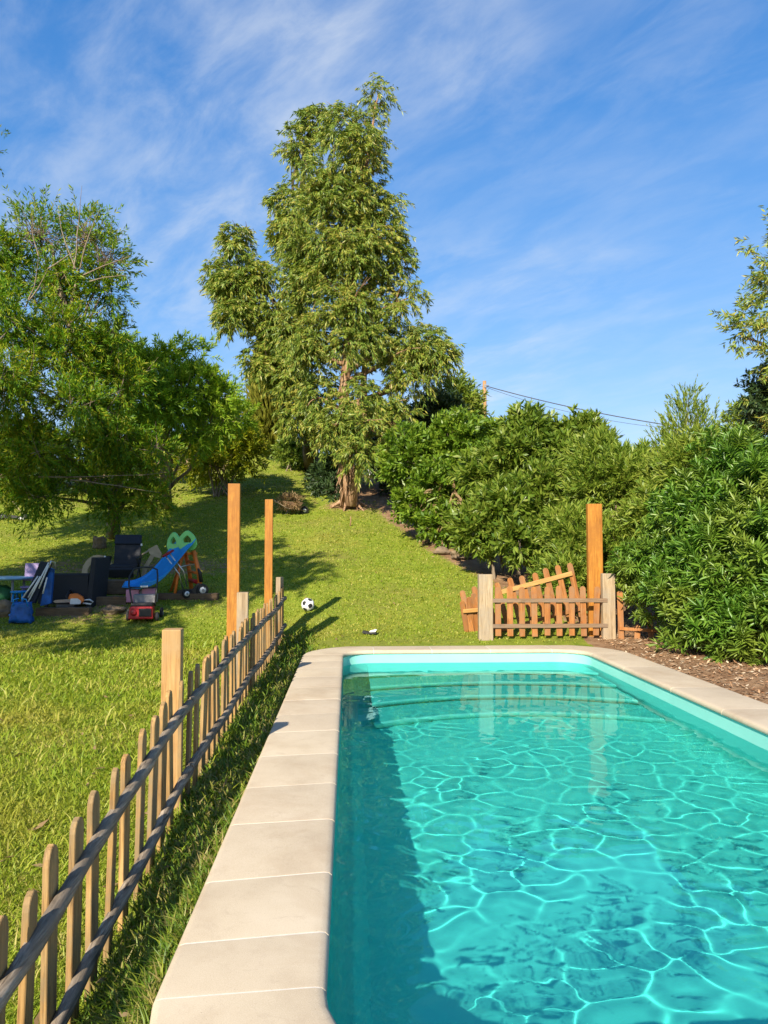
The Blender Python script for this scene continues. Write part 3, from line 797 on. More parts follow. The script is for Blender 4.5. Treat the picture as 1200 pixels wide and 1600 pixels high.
# ------------------------------------------------------------------ tall eucalyptus
b1 = G(545, 792)
euc = thing('eucalyptus_tree', 'tall eucalyptus with pale peeling trunk and drooping leaves at the top of the lawn', 'tree', b1)
D = 24.0
eu_l = lobes_px([(592, 150, D, 20, 38), (582, 205, D, 42, 48), (535, 215, D, 38, 50), (560, 265, D, 66, 60), (495, 300, D, 60, 70), (500, 360, D, 78, 75), (575, 345, D, 66, 80), (610, 360, D, 32, 60), (640, 465, D, 30, 50), (632, 540, D + 0.3, 45, 45), (600, 500, D - 0.5, 50, 60), (545, 480, D - 0.6, 60, 50), (540, 300, D - 0.4, 45, 60), (565, 390, D - 0.6, 55, 50),
    (530, 430, D, 80, 80), (605, 430, D, 50, 75), (470, 430, D + 1, 50, 80), (560, 530, D, 72, 80), (490, 540, D, 60, 80), (665, 535, D, 42, 48), (690, 560, D, 20, 42), (640, 590, D, 40, 40),
    (610, 630, D, 35, 50), (565, 635, D - 0.8, 42, 46), (495, 620, D, 36, 55), (580, 668, D - 1.2, 44, 40), (525, 665, D - 1, 26, 36), (622, 665, D, 24, 40), (563, 708, D - 1.3, 26, 20)], 1.0)
trunk = [b1 + Vector((0, 0, -0.1)), P(541, 750, D), P(541, 700, D), P(537, 620, D), P(545, 530, D), P(553, 420, D), P(566, 300, D), P(585, 180, D)]
mb = MB(); mb.tube(trunk, [0.28, 0.20, 0.18, 0.17, 0.15, 0.12, 0.08, 0.03], 14)
mb.tube([P(548, 790, D), P(553, 752, D - 0.1), P(566, 715, D - 0.1), P(571, 670, D), P(568, 600, D), P(575, 480, D)], [0.20, 0.15, 0.14, 0.12, 0.10, 0.05], 12)
rr = random.Random(3)
for a_ in range(7):   # buttress roots
    an = a_ * 0.9; mb.tube([b1 + Vector((0, 0, 0.45)), b1 + Vector((0.34 * math.cos(an), 0.34 * math.sin(an), 0.12)), b1 + Vector((0.75 * math.cos(an), 0.75 * math.sin(an), 0.0 + 0.2 * 0.75 * math.sin(an) - 0.05))], [0.10, 0.07, 0.02], 6, cap=False)
limbs(mb, trunk, 0.28, eu_l, rr, 3, z0=0.22)
for _ in range(60):  # loose strips of bark
    t_ = rr.uniform(0.02, 0.45); k_ = t_ * 7; i = int(k_); p = trunk[i].lerp(trunk[i + 1], k_ - i)
    an = rr.uniform(-2.6, -0.5); r_ = 0.30 - 0.3 * t_
    q = p + Vector((math.cos(an) * r_, math.sin(an) * r_, 0)); L_ = rr.uniform(0.3, 0.9)
    mb.tube([q + Vector((0, 0, L_ / 2)), q + Vector((0.03 * math.cos(an), 0.03 * math.sin(an), 0)), q + Vector((0.1 * math.cos(an) + rr.uniform(-.08, .08), 0.1 * math.sin(an), -L_ / 2))], [0.012, 0.03, 0.01], 4, cap=False)
EUW = dict(along=0.5, perp=0.6, droop=0.75, up=0.15, sag=0.5, tmin=0.1)
local(mb, euc).build('trunk', M['bark'], euc)
crown('crown', M['euc'], euc, eu_l, 6000, 26, 0.42, 0.18, 0.033, upmix=0.1, csize=0.58, cdens=0.80, cseed=5, cflat=0.95, **EUW)

# second eucalyptus, behind on the left
b2 = gb(487, 738, 32)
D2 = b2.y + 0.3
D2 = min(D2, 30.0)
euc2 = thing('eucalyptus_tree', 'darker eucalyptus standing behind the tall pale-trunked one, its crown bulging out on the left', 'tree', b2)
k2 = 26.0
e2_l = lobes_px([(365, 370, k2, 26, 38), (350, 440, k2, 46, 48), (400, 425, k2, 34, 42), (375, 500, k2, 50, 45), (430, 500, k2, 48, 60), (470, 230, k2, 38, 52), (490, 190, k2, 18, 30), (445, 300, k2, 32, 50), (450, 370, k2, 40, 50),
    (410, 560, k2, 44, 38), (450, 590, k2, 40, 50), (470, 650, k2, 36, 50), (505, 670, k2, 30, 40)], 1.0)
mb = MB(); tr2 = [b2 + Vector((0, 0, -0.1)), P(484, 700, k2 + 3), P(478, 640, k2 + 1.5), P(468, 560, k2), P(462, 440, k2), P(468, 330, k2), P(482, 220, k2)]
mb.tube(tr2, [0.36, 0.27, 0.24, 0.2, 0.15, 0.1, 0.04], 10); limbs(mb, tr2, 0.26, e2_l, rr, 3)
local(mb, euc2).build('trunk', M['bark_dark'], euc2)
crown('crown', M['euc'], euc2, e2_l, 2700, 26, 0.40, 0.20, 0.038, upmix=0.1, csize=0.50, cdens=0.85, cseed=6, cflat=0.95, **EUW)

# columnar cypress
b3 = gb(425, 722, 33.5)
cyp = thing('cypress_tree', 'bronze-green columnar cypress at the crest, left of the eucalyptus trunks', 'tree', b3)
kc = b3.y - 0.5
cy_l = lobes_px([(424, 690, kc, 22, 38), (422, 640, kc, 27, 50), (424, 600, kc, 22, 44), (430, 560, kc, 14, 30)])
mb = MB(); mb.tube([b3 + Vector((0, 0, -0.1)), b3 + Vector((0.02, 0, 1.2)), P(428, 570, kc)], [0.14, 0.1, 0.03], 8); local(mb, cyp).build('trunk', M['bark_dark'], cyp)
crown('crown', M['cypress'], cyp, cy_l, 1300, 24, 0.5, 0.30, 0.085, along=1.0, perp=0.35, droop=-0.6, up=1.4, shell=0.55, inner=0.3)

# ------------------------------------------------------------------ trees on the left
b4 = G(176, 838)
acA = thing('feathery_tree', 'large feathery dark green tree filling the left edge, with bare twigs on top', 'tree', b4)
kA = 17.2
aA = lobes_px([(10, 400, kA, 60, 60), (95, 440, kA, 70, 55), (30, 500, kA - 0.5, 95, 70), (120, 540, kA, 80, 65), (20, 600, kA - 1, 110, 80), (140, 630, kA - 0.4, 95, 70), (60, 690, kA - 1, 110, 60), (190, 690, kA, 80, 55),
    (20, 745, kA - 0.5, 70, 36), (130, 748, kA - 0.3, 80, 36), (225, 742, kA + 0.2, 45, 30), (-90, 520, kA, 110, 160), (160, 455, kA, 40, 45), (160, 520, kA + 0.3, 45, 40), (185, 600, kA + 0.3, 50, 45), (180, 790, kA, 26, 26), (60, 775, kA - 0.5, 40, 22), (240, 785, kA, 20, 24)], 1.0)
aA_top = lobes_px([(135, 365, kA, 30, 35), (165, 405, kA, 32, 25), (60, 365, kA, 40, 30)], 1.0)
mb = MB(); trA = [b4 + Vector((0, 0, -0.1)), P(181, 780, 18.6), P(186, 720, 18.2), P(160, 640, 17.8), P(120, 540, kA), P(90, 440, kA), P(80, 380, kA)]
mb.tube(trA, [0.19, 0.15, 0.14, 0.12, 0.09, 0.06, 0.03], 9)
rr = random.Random(8); limbs(mb, trA, 0.16, aA + aA_top, rr, 3, z0=0.12)
o, c, ax, sl = crown('crown', M['acacia'], acA, aA, 4200, 34, 0.55, 0.125, 0.026, along=0.85, perp=0.7, droop=0.15, up=0.2, sag=0.3, tmin=0.02, csize=0.50, cdens=0.72, cseed=7, cflat=0.5)
twigs(mb, c, ax, sl, 0.10, 0.008)
pos, d, c, ax, sl = sprays(aA_top, 380, 16, 0.5, 0.8, 0.8, 0.05, 0.5, shell=0.2)
v, q = kite_geo(pos, d, np.full(len(pos), 0.125), np.full(len(pos), 0.028)); v -= np.array(b4)[None]
np_mesh('crown_tip', v, q, M['acacia'], acA)['kind'] = 'stuff'
twigs(mb, c, ax, sl, 0.7, 0.007, 1.0)
for px, py, qx, qy in ((115, 420, 128, 290), (118, 420, 90, 320), (125, 420, 155, 330), (130, 430, 205, 400), (140, 440, 200, 430), (60, 400, 50, 330), (40, 480, 60, 400), (20, 690, 60, 668), (0, 695, 50, 687), (60, 745, 260, 738), (110, 750, 250, 770), (0, 530, 30, 500), (45, 470, 75, 420), (75, 420, 130, 378)):
    mb.tube(bend(P(px, py, kA - 0.9), P(qx, qy, kA - 0.9), 0.06, 5, rr), [0.016, 0.014, 0.012, 0.009, 0.006, 0.003], 5, cap=False)
local(mb, acA).build('trunk', M['twig'], acA)

b5 = G(262, 790)
acB = thing('bushy_tree', 'brighter green bushy tree right behind the large feathery one', 'tree', b5)
kB = 20.8
aB = lobes_px([(230, 570, kB, 60, 50), (285, 560, kB, 50, 38), (320, 610, kB, 48, 40), (260, 630, kB - 0.5, 70, 50), (330, 650, kB, 36, 26), (210, 660, kB, 70, 50), (285, 675, kB, 55, 30), (180, 560, kB, 50, 50), (345, 620, kB, 20, 30), (335, 665, kB + 2, 34, 22), (370, 655, kB + 3, 20, 14)])
mb = MB(); trB = [b5 + Vector((0, 0, -0.1)), P(258, 740, kB), P(255, 690, kB), P(262, 630, kB), P(270, 560, kB)]
mb.tube(trB, [0.16, 0.13, 0.11, 0.07, 0.03], 8); limbs(mb, trB, 0.13, aB, rr, 3, z0=0.1)
o, c, ax, sl = crown('crown', M['bright'], acB, aB, 1900, 28, 0.55, 0.16, 0.036, along=0.8, perp=0.7, droop=0.08, up=0.45, sag=0.15, csize=0.50, cdens=0.75, cseed=8, cflat=0.6)
twigs(mb, c, ax, sl, 0.06, 0.009); mb.tube([P(310, 600, kB), P(307, 570, kB), P(305, 545, kB)], [0.02, 0.012, 0.006], 5)
local(mb, acB).build('trunk', M['twig'], acB)

b6 = G(352, 775)
buC = thing('yellow_green_bush', 'yellow-green bush with bare pale stems at the top of the lawn', 'bush', b6)
kC = b6.y
aC = lobes_px([(365, 695, kC, 34, 24), (335, 715, kC, 36, 26), (385, 715, kC, 18, 18), (300, 715, kC, 30, 24), (350, 670, kC, 26, 18)])
mb = MB(); rr = random.Random(4)
for k_ in range(16):
    e = P(rr.uniform(305, 395), rr.uniform(690, 735), kC + rr.uniform(-0.5, 0.5))
    mb.tube(bend(b6 + Vector((rr.uniform(-.45, .35), rr.uniform(-.3, .3), -0.05)), e, 0.08, 5, rr), [0.03, 0.027, 0.022, 0.018, 0.012, 0.006], 5, cap=False)
local(mb, buC).build('stem', M['twig'], buC)
crown('crown', M['yellow'], buC, aC, 620, 22, 0.55, 0.24, 0.055, along=0.7, perp=0.7, droop=0.05, up=0.6, shell=0.5, inner=0.25)

b8 = gb(60, 760, 28)
bgT = thing('background_tree', 'dark broad tree on the bank behind the large feathery tree', 'tree', b8)
lb = lobes_px([(40, 700, 28, 80, 60), (140, 710, 28, 70, 50), (230, 715, 28.5, 60, 40), (-60, 690, 28, 90, 80), (60, 760, 27.5, 90, 26), (190, 745, 29, 50, 22)])
mb = MB(); mb.tube([b8 + Vector((0, 0, -0.1)), b8 + Vector((0, 0, 1.2)), b8 + Vector((0.1, 0, 2.4))], [0.2, 0.15, 0.06], 7); local(mb, bgT).build('trunk', M['bark_dark'], bgT)
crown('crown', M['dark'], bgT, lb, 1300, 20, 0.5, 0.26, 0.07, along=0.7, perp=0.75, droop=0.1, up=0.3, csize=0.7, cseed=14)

for k_, (px, D_, rx, ry, lab) in enumerate(((290, 42, 60, 26, 'dark bush on the crest beyond the yellow-green bush'), (395, 44, 36, 20, 'dark bush on the crest behind the cypress'),
        (490, 43, 70, 44, 'dark bush on the crest behind the dark eucalyptus trunk'), (590, 42, 70, 60, 'dark bush far behind the whitewashed wall'))):
    bb = gb(px, 700, D_); z_ = bb.z + ry * D_ / 1200 * 0.7
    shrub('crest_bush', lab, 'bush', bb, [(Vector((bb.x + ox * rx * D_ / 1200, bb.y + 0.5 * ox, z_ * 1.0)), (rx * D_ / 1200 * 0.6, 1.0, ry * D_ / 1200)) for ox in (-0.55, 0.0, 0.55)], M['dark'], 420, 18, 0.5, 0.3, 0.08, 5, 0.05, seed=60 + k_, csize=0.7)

# tree outside the left edge: one twig reaches into the top left, its crown shades the lawn
tw = P(6, 235, 8.5)
nt_b = Vector((-8.0, 8.4, gzf(-8.0, 8.4)))
nearT = thing('overhanging_tree', 'tree just outside the left edge, its thin twig reaching in at the upper left', 'tree', nt_b)
nl = [(Vector(c), r) for c, r in (((-7.6, 8.2, 4.9), (1.7, 1.7, 1.2)), ((-6.7, 9.6, 6.0), (1.5, 1.5, 1.1)), ((-8.6, 7.0, 4.8), (1.5, 1.5, 1.1)), ((-8.4, 9.4, 6.6), (1.6, 1.6, 1.2)), ((-7.2, 7.2, 6.2), (1.3, 1.3, 1.0)), ((-9.6, 8.8, 5.2), (1.5, 1.5, 1.2)), ((-7.3, 11.2, 6.6), (1.4, 1.4, 1.0)), ((-9.0, 11.4, 6.0), (1.5, 1.4, 1.1)), ((-5.7, 8.0, 7.2), (1.2, 1.2, 0.9)), ((-6.4, 6.6, 6.8), (1.4, 1.3, 1.0)), ((-6.4, 9.0, 4.8), (1.2, 1.3, 0.9)), ((-6.3, 10.4, 7.3), (1.2, 1.2, 0.9)), ((-5.6, 6.3, 7.6), (1.1, 1.1, 0.8)), ((-9.6, 10.6, 4.7), (1.7, 1.6, 1.0)), ((-8.2, 11.6, 4.5), (1.3, 1.3, 0.8)), ((-6.7, 6.0, 4.5), (1.2, 1.2, 0.8)))]
mb = MB(); trN = [nt_b + Vector((0, 0, -0.1)), nt_b + Vector((0.05, 0.1, 1.5)), nt_b + Vector((0.2, 0.2, 3.2)), nt_b + Vector((0.3, 0.2, 5.6))]
mb.tube(trN, [0.2, 0.16, 0.12, 0.05], 8); limbs(mb, trN, 0.16, nl, rr, 4, z0=0.3)
mb.tube(bend(Vector((-6.3, 8.9, 5.3)), tw, 0.04, 6, rr), [0.03, 0.025, 0.02, 0.014, 0.01, 0.006, 0.003], 5)
o, c, ax, sl = crown('crown', M['acacia'], nearT, nl, 3000, 24, 0.6, 0.2, 0.055, along=0.7, perp=0.75, droop=0.15, up=0.2, sag=0.2, csize=0.6, cseed=9)
local(mb, nearT).build('trunk', M['twig'], nearT)
pos, d, c, ax, sl = sprays([(tw + Vector((-0.12, 0, 0.0)), (0.14, 0.12, 0.17))], 16, 9, 0.16, 0.8, 0.6, 0.1, 0.2, shell=0.2)
v, q = kite_geo(pos, d, np.full(len(pos), 0.055), np.full(len(pos), 0.012)); v -= np.array(nt_b)[None]
np_mesh('twig_leaves', v, q, M['acacia'], nearT)['kind'] = 'stuff'

# ------------------------------------------------------------------ hedge and trees on the right
shrub('dark_tree', 'dark green tree rising behind the rounded shrub, right of the eucalyptus', 'tree', gb(670, 760, 27), lobes_px([(690, 650, 27, 50, 42), (645, 665, 27, 38, 50), (655, 720, 27, 50, 40), (625, 700, 27.5, 20, 40)]), M['dark'], 1000, 22, 0.6, 0.22, 0.06, 9, 0.07, csize=0.6, seed=21, bark='bark_dark')
shrub('olive_tree', 'yellowish tree top poking up behind the rounded shrub, left of the utility pole', 'tree', gb(715, 740, 30), lobes_px([(712, 622, 30, 20, 16), (722, 645, 30, 22, 20), (705, 655, 30, 20, 22)]), M['olive'], 500, 20, 0.6, 0.24, 0.06, 6, 0.07, seed=22)
s1 = shrub('rounded_shrub', 'dense rounded bright green shrub nearest the eucalyptus in the hedge', 'shrub', gb(690, 850, 19.5), lobes_px([(650, 715, 20, 50, 52), (705, 690, 20.3, 55, 45), (742, 695, 20.5, 45, 36), (690, 760, 19.6, 62, 50), (750, 730, 19.4, 50, 60), (655, 790, 19.6, 34, 36), (690, 820, 19, 40, 30), (625, 735, 20.4, 24, 36), (775, 690, 20.6, 22, 26)]), M['shrub'], 3200, 22, 0.32, 0.15, 0.06, 12, 0.05, csize=0.5, seed=23)
shrub('broadleaf_shrub', 'tall broad-leaved shrub in the middle of the hedge, below the power wires', 'shrub', gb(830, 860, 16.3), lobes_px([(800, 715, 16.8, 52, 55), (850, 700, 17, 50, 40), (780, 790, 16, 52, 60), (850, 780, 15.8, 60, 75), (810, 850, 15.4, 48, 36), (760, 740, 16.8, 40, 50), (885, 715, 16.8, 35, 40), (825, 672, 17, 26, 20), (905, 682, 17, 28, 16), (870, 870, 15.2, 40, 30), (745, 830, 16, 26, 30)]), M['shrub2'], 3300, 20, 0.30, 0.18, 0.052, 14, 0.045, csize=0.45, seed=24, full=False)
shrub('thin_leaf_shrub', 'pale olive shrub with thin leaves just behind the tall orange post', 'shrub', gb(940, 880, 14.2), lobes_px([(925, 765, 14.6, 62, 60), (985, 755, 14.2, 60, 55), (900, 840, 14, 55, 60), (1010, 735, 14.8, 40, 32), (960, 860, 13.6, 60, 60), (1010, 840, 13.4, 50, 60), (940, 720, 14.8, 40, 25), (890, 905, 13.6, 40, 24), (1050, 760, 13.6, 50, 50), (1095, 735, 13.8, 50, 40), (1150, 720, 13.8, 50, 40), (1042, 800, 12.9, 42, 50), (1085, 735, 12.5, 40, 36)]), M['olive'], 4600, 22, 0.32, 0.14, 0.028, 14, 0.035, csize=0.42, seed=25, along=0.8, perp=0.6, full=False)
shrub('feathery_shrub', 'wispy pale feathery shoots standing above the hedge on the right', 'shrub', gb(1070, 850, 14.2), lobes_px([(1072, 680, 14.4, 24, 42), (1045, 710, 14.4, 14, 28), (1108, 690, 14.4, 13, 40), (1085, 730, 14.4, 50, 30), (1075, 640, 14.4, 9, 22), (1130, 715, 14.4, 20, 24)]), M['olive'], 900, 16, 0.40, 0.09, 0.018, 16, 0.02, seed=26, along=1.1, perp=0.35, up=1.3)
shrub('round_tree', 'small round olive-coloured tree far off above the oleander at the right edge', 'tree', gb(1165, 800, 46), lobes_px([(1165, 652, 46, 17, 17), (1188, 655, 46, 15, 20), (1140, 668, 46, 9, 9)]), M['olive'], 260, 16, 0.7, 0.34, 0.1, 4, 0.1, seed=27)
# oleander: the nearest whorls are single pieces, the rest one mass
ole_l = lobes_px([(1110, 800, 11.2, 60, 70), (1185, 755, 10.8, 60, 80), (1150, 720, 11.2, 34, 36), (1065, 865, 11.6, 60, 60), (1150, 880, 10.6, 80, 90), (1235, 840, 10.1, 90, 150), (1090, 930, 11.0, 70, 60), (1150, 970, 10.3, 70, 45), (1205, 985, 9.8, 60, 45), (1030, 930, 11.9, 48, 50), (1070, 810, 11.9, 34, 40), (1265, 960, 9.4, 70, 70), (1010, 890, 12.1, 30, 40)])
ob = gb(1150, 1000, 10.9)
ole = shrub('oleander_bush', 'big glossy dark oleander bush at the right edge, next to the mulch bed', 'bush', ob, ole_l, M['oleander'], 3100, 20, 0.24, 0.130, 0.026, 24, 0.02, csize=0.42, seed=28, along=0.55, perp=0.85, droop=-0.05, up=0.5, tmin=0.3, full=True, upmix=0.6, shell=0.62, inner=0.25)
rngo = np.random.default_rng(31)
def whorl_mesh(i):
    n_ = 22; t = np.linspace(0.35, 1, n_); an = np.arange(n_) * 2.1 + rngo.random(n_)
    el = 1.35 * (1 - t) + 0.25
    el = np.interp(t, [0.35, 1], [0.05, 1.15])
    d = np.stack([np.cos(an) * np.cos(el), np.sin(an) * np.cos(el), np.sin(el)], 1)
    pos = np.stack([0 * t, 0 * t, (t - 1) * 0.22], 1)
    v, q = leaf_geo(pos, unit(d), 0.115 + 0.055 * rngo.random(n_), 0.022 + 0.009 * rngo.random(n_), 0.9, 0.22, 0.16, rngo)
    o = np_mesh('leaf_whorl', v, q, M['oleander'], ole); me = o.data; bpy.data.objects.remove(o); return me
whorls = [whorl_mesh(i) for i in range(6)]
_, _, c, ax, sl = sprays(ole_l, 2600, 1, 0.2, 1, 0, 0, 0.55, shell=0.97, inner=0.0, rng=rngo)
vis = np.array([(Vector(p) - Vector((0, 0, CAM_Z))).length for p in c])
fac = (ax * unit(np.array([0, 0, CAM_Z]) - c)).sum(1)
dist_all = np.min(np.array([[np.linalg.norm((p - np.array(l[0])) / np.array(l[1])) for l in ole_l] for p in c]), axis=1)
cand = [i for i in range(len(c)) if fac[i] > 0.05 and dist_all[i] > 0.9 and c[i][2] > 0.1 and c[i][0] < 0.52 * c[i][1] + 0.3]
cand = sorted(cand, key=lambda i: vis[i])[:285]
for n_, i in enumerate(cand):
    o = bpy.data.objects.new('leaf_whorl', whorls[n_ % 6]); C.objects.link(o); o.parent = ole
    o.location = Vector(c[i]) - ob + Vector(ax[i]) * 0.12
    a_ = unit(ax[i] + np.array([0, 0, 0.35]) + rngo.normal(0, 0.2, 3))
    o.rotation_mode = 'QUATERNION'
    o.rotation_quaternion = Vector(a_).to_track_quat('Z', 'Y') @ Matrix.Rotation(rngo.uniform(0, 6), 3, 'Z').to_quaternion()
    s_ = rngo.uniform(0.85, 1.25); o.scale = (s_, s_, s_)
# low oleander shoots on the mulch
for k_, (px, py, lab) in enumerate(((1062, 1018, 'low leafy sprout on the mulch in front of the broken fence end'), (1140, 1030, 'low oleander sprout spilling over the mulch, nearer the right edge'))):
    p = G(px, py)
    shrub('sprout', lab, 'plant', p, [(p + Vector((0, 0.05, 0.10)), (0.28, 0.2, 0.10))], M['oleander'], 34, 12, 0.16, 0.14, 0.026, 5, 0.006, True, 'sprouts on the mulch bed', 40 + k_, up=0.8)
# plant with pale canes and withered leaves in front of the rounded shrub
p = G(700, 856)
t = thing('cane_plant', 'clump of pale bare canes with withered tan leaves at the hedge foot', 'plant', p)
rr = random.Random(12); mb = MB(); tops = []
for k_ in range(7):
    b_ = p + Vector((rr.uniform(-.28, .3), rr.uniform(-.1, .25), -0.05)); e = b_ + Vector((rr.uniform(-.15, .15), rr.uniform(-.1, .1), rr.uniform(0.7, 1.75)))
    mb.tube(bend(b_, e, 0.03, 5, rr), [0.035, 0.033, 0.03, 0.028, 0.024, 0.018], 6); tops.append(e)
local(mb, t).build('cane', M['bark'], t)
crown('withered_leaves', M['dry'], t, [(e - Vector((0, 0, 0.25)), (0.25, 0.25, 0.35)) for e in tops], 46, 5, 0.3, 0.42, 0.075, along=0.3, perp=0.7, droop=0.7, up=0.1, full=True)
crown('foliage', M['shrub2'], t, [(e, (0.25, 0.25, 0.2)) for e in tops], 50, 6, 0.2, 0.36, 0.06, along=0.5, perp=0.8, droop=0.25, up=0.5, full=True)

# tree at the right edge, trunk outside the frame
b7 = gb(1330, 800, 21)
rt = thing('spreading_tree', 'tall tree reaching in from the right edge against the sky', 'tree', b7)
kr = 21.0
rl = lobes_px([(1205, 370, kr, 22, 16), (1215, 410, kr, 20, 18), (1185, 500, kr, 40, 22), (1160, 525, kr, 22, 12), (1215, 480, kr, 40, 30), (1215, 560, kr, 24, 24), (1260, 420, kr, 60, 60), (1300, 540, kr, 90, 80), (1270, 620, kr, 70, 50)])
rl2 = lobes_px([(1205, 600, kr + 1, 20, 22), (1195, 635, kr + 1, 22, 26), (1225, 650, kr + 1, 40, 40)])
mb = MB(); trr = [b7 + Vector((0, 0, -0.1)), P(1320, 700, kr), P(1300, 600, kr), P(1290, 500, kr), P(1280, 400, kr)]
mb.tube(trr, [0.3, 0.24, 0.2, 0.14, 0.05], 9); limbs(mb, trr, 0.2, rl + rl2, random.Random(2), 3, z0=0.3)
local(mb, rt).build('trunk', M['bark_dark'], rt)
crown('crown', M['euc'], rt, rl, 950, 22, 0.5, 0.2, 0.045, along=0.6, perp=0.7, droop=0.35, up=0.2, shell=0.4, inner=0.35)
crown('crown', M['dark'], rt, rl2, 300, 22, 0.5, 0.2, 0.06, along=0.6, perp=0.8, droop=0.1, up=0.2, shell=0.4, inner=0.35)

# undergrowth round the eucalyptus feet and the shaded gap
shrub('undergrowth_bush', 'low green bush on the crest between the cypress and the dark eucalyptus', 'bush', gb(445, 728, 31), lobes_px([(452, 706, 31, 16, 10), (468, 712, 31, 14, 9)]), M['shrub2'], 220, 18, 0.4, 0.2, 0.05, 5, 0.03, seed=51)
shrub('undergrowth_bush', 'bush left of the pale trunk, its leaves coloured dark for the shaded gap', 'bush', G(516, 775), lobes_px([(512, 748, 26.5, 18, 20), (528, 766, 25.6, 12, 12), (500, 755, 28, 12, 10)]), M['dark'], 260, 18, 0.4, 0.2, 0.05, 6, 0.03, seed=52)  # dark leaf colour stands in for the shade of the gap
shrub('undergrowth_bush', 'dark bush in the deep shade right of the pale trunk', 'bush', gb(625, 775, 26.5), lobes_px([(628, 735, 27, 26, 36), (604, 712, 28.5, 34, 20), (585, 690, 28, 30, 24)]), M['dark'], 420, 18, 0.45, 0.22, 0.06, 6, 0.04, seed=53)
# white garden wall glimpsed in the gap
pw = gb(588, 755, 31.5)
t = thing('garden_wall', 'whitewashed garden wall glimpsed in the shade behind the eucalyptus', 'wall', pw, R(-6))
mb = MB(); mb.box((0, 0, 0.55), (2.6, 0.2, 1.3), ch=0.02); mb.build('wall', M['wallpaint'], t)
mb = MB(); mb.box((0, 0, 1.235), (2.7, 0.28, 0.07), ch=0.015); mb.build('capping', M['wallpaint'], t)
pw = gb(447, 700, 37)
t = thing('white_shed', 'small white shed showing between cypress and dark eucalyptus', 'shed', pw, R(8))
mb = MB(); mb.box((0, 0, 0.8), (1.3, 1.6, 2.0)); mb.build('wall', M['wallpaint'], t)
mb = MB(); mb.prism([(-0.75, 1.79), (0.75, 1.79), (0, 2.25)], 1.9); mb.build('roof', M['rust'], t)
mb = MB(); mb.box((0.1, -0.82, 0.6), (0.6, 0.05, 1.5), ch=0.01); mb.build('door', M['grey'], t)

# utility pole and wires
pp = P(757, 600, 38); pb = Vector((pp.x, pp.y, gzf(pp.x, pp.y) - 0.3))
t = thing('utility_pole', 'wooden utility pole rising behind the hedge', 'utility pole', pb)
mb = MB(); mb.tube([Vector((0, 0, 0)), Vector((0, 0, pp.z - pb.z + 0.15))], [0.13, 0.09], 10); mb.build('pole', M['pole'], t)
mb = MB(); mb.box((0.02, -0.1, pp.z - pb.z - 0.12), (0.1, 0.07, 0.18), ch=0.01); mb.tube([(0.0, -0.12, pp.z - pb.z - 0.1), (0.2, -0.14, pp.z - pb.z - 0.1)], 0.02, 6); mb.build('bracket', M['grey'], t)
def wire(a_, b_, sag, r_, label):
    a_, b_ = Vector(a_), Vector(b_); mb = MB()
    pts = [a_.lerp(b_, i / 24) - Vector((0, 0, sag * 4 * (i / 24) * (1 - i / 24))) for i in range(25)]
    c = a_.copy(); pts = [p - c for p in pts]
    mb.tube(pts, r_, 5); o = mb.build('power_line', M['wire'], None, c); tag(o, label, 'cable', 'wires from the utility pole')
wire(P(759, 603, 38), P(1260, 690, 30), 0.35, 0.022, 'thick sagging black wire running right from the utility pole')
wire(P(759, 605, 38), P(1260, 668, 36), 0.9, 0.010, 'thin upper wire running right from the utility pole')
wire(P(756, 604, 38), P(560, 588, 42), 0.25, 0.010, 'thin wire running left from the utility pole behind the eucalyptus')

# ------------------------------------------------------------------ left picket fence
def fence_x(y): return -1.06 + 0.006 * math.sin(y * 1.3)
def picket_mesh(h, wd, th, mat, rr, roundtop=0.5):
    poly = [(-wd / 2, 0), (wd / 2 * rr.uniform(.92, 1.0), 0)]
    kx = wd / 2
    poly += [(kx, h - roundtop * wd)]
    for a_ in (25, 55, 90, 125, 155):
        poly.append((kx * math.cos(R(a_)), h - roundtop * wd + roundtop * wd * math.sin(R(a_))))
    poly.append((-kx, h - roundtop * wd))
    mb = MB(); mb.prism(poly, th)
    bm = bmesh.new(); me = mb.mesh('picket', mat); bm.from_mesh(me)
    bmesh.ops.bevel(bm, geom=[e for e in bm.edges if e.calc_face_angle(0) > 1.0], offset=0.003, segments=1, affect='EDGES')
    bm.to_mesh(me); bm.free(); return me
rr = random.Random(5)
fen = thing('picket_fence', 'long weathered picket fence running beside the pool on the left', 'fence', (-1.06, 6.0, gzf(-1.06, 6.0)))
FL = fen.location.copy()
pick = [picket_mesh(rr.uniform(0.83, 0.86), rr.uniform(0.088, 0.102), 0.024, M['picket'], rr, rr.uniform(0.5, 0.75)) for _ in range(5)]
posts_y = [5.06, 8.4, 12.6]
y = 1.7; n_ = 0
while y < 12.62:
    x = fence_x(y)
    o = bpy.data.objects.new('picket', pick[n_ % 5]); C.objects.link(o); o.parent = fen
    o.location = Vector((x, y + rr.uniform(-.008, .008), gzf(x, y) - 0.02 + rr.uniform(-.012, .012))) - FL
    lean = 0.03 * max(0, (5 - y) / 3) + rr.gauss(0, 0.012)
    o.rotation_euler = (rr.gauss(0, 0.014), lean, R(90) + rr.gauss(0, 0.05) )
    y += 0.236 + rr.uniform(-.012, .012); n_ += 1
for y in posts_y:
    x = fence_x(y) - 0.078 + (0.02 if y > 11 else 0)
    mb = MB(); zb = gzf(x, y) - 0.12; hh = {5.06: 0.935, 8.4: 0.985, 12.6: 0.995}[y] - zb
    mb.box((0, 0, hh / 2), (0.12, 0.12, hh), RotZ(0.06), 0.008)
    o = mb.build('post', M['post'] if y < 6 else M['post_grey'], fen); o.location = Vector((x, y, zb)) - FL
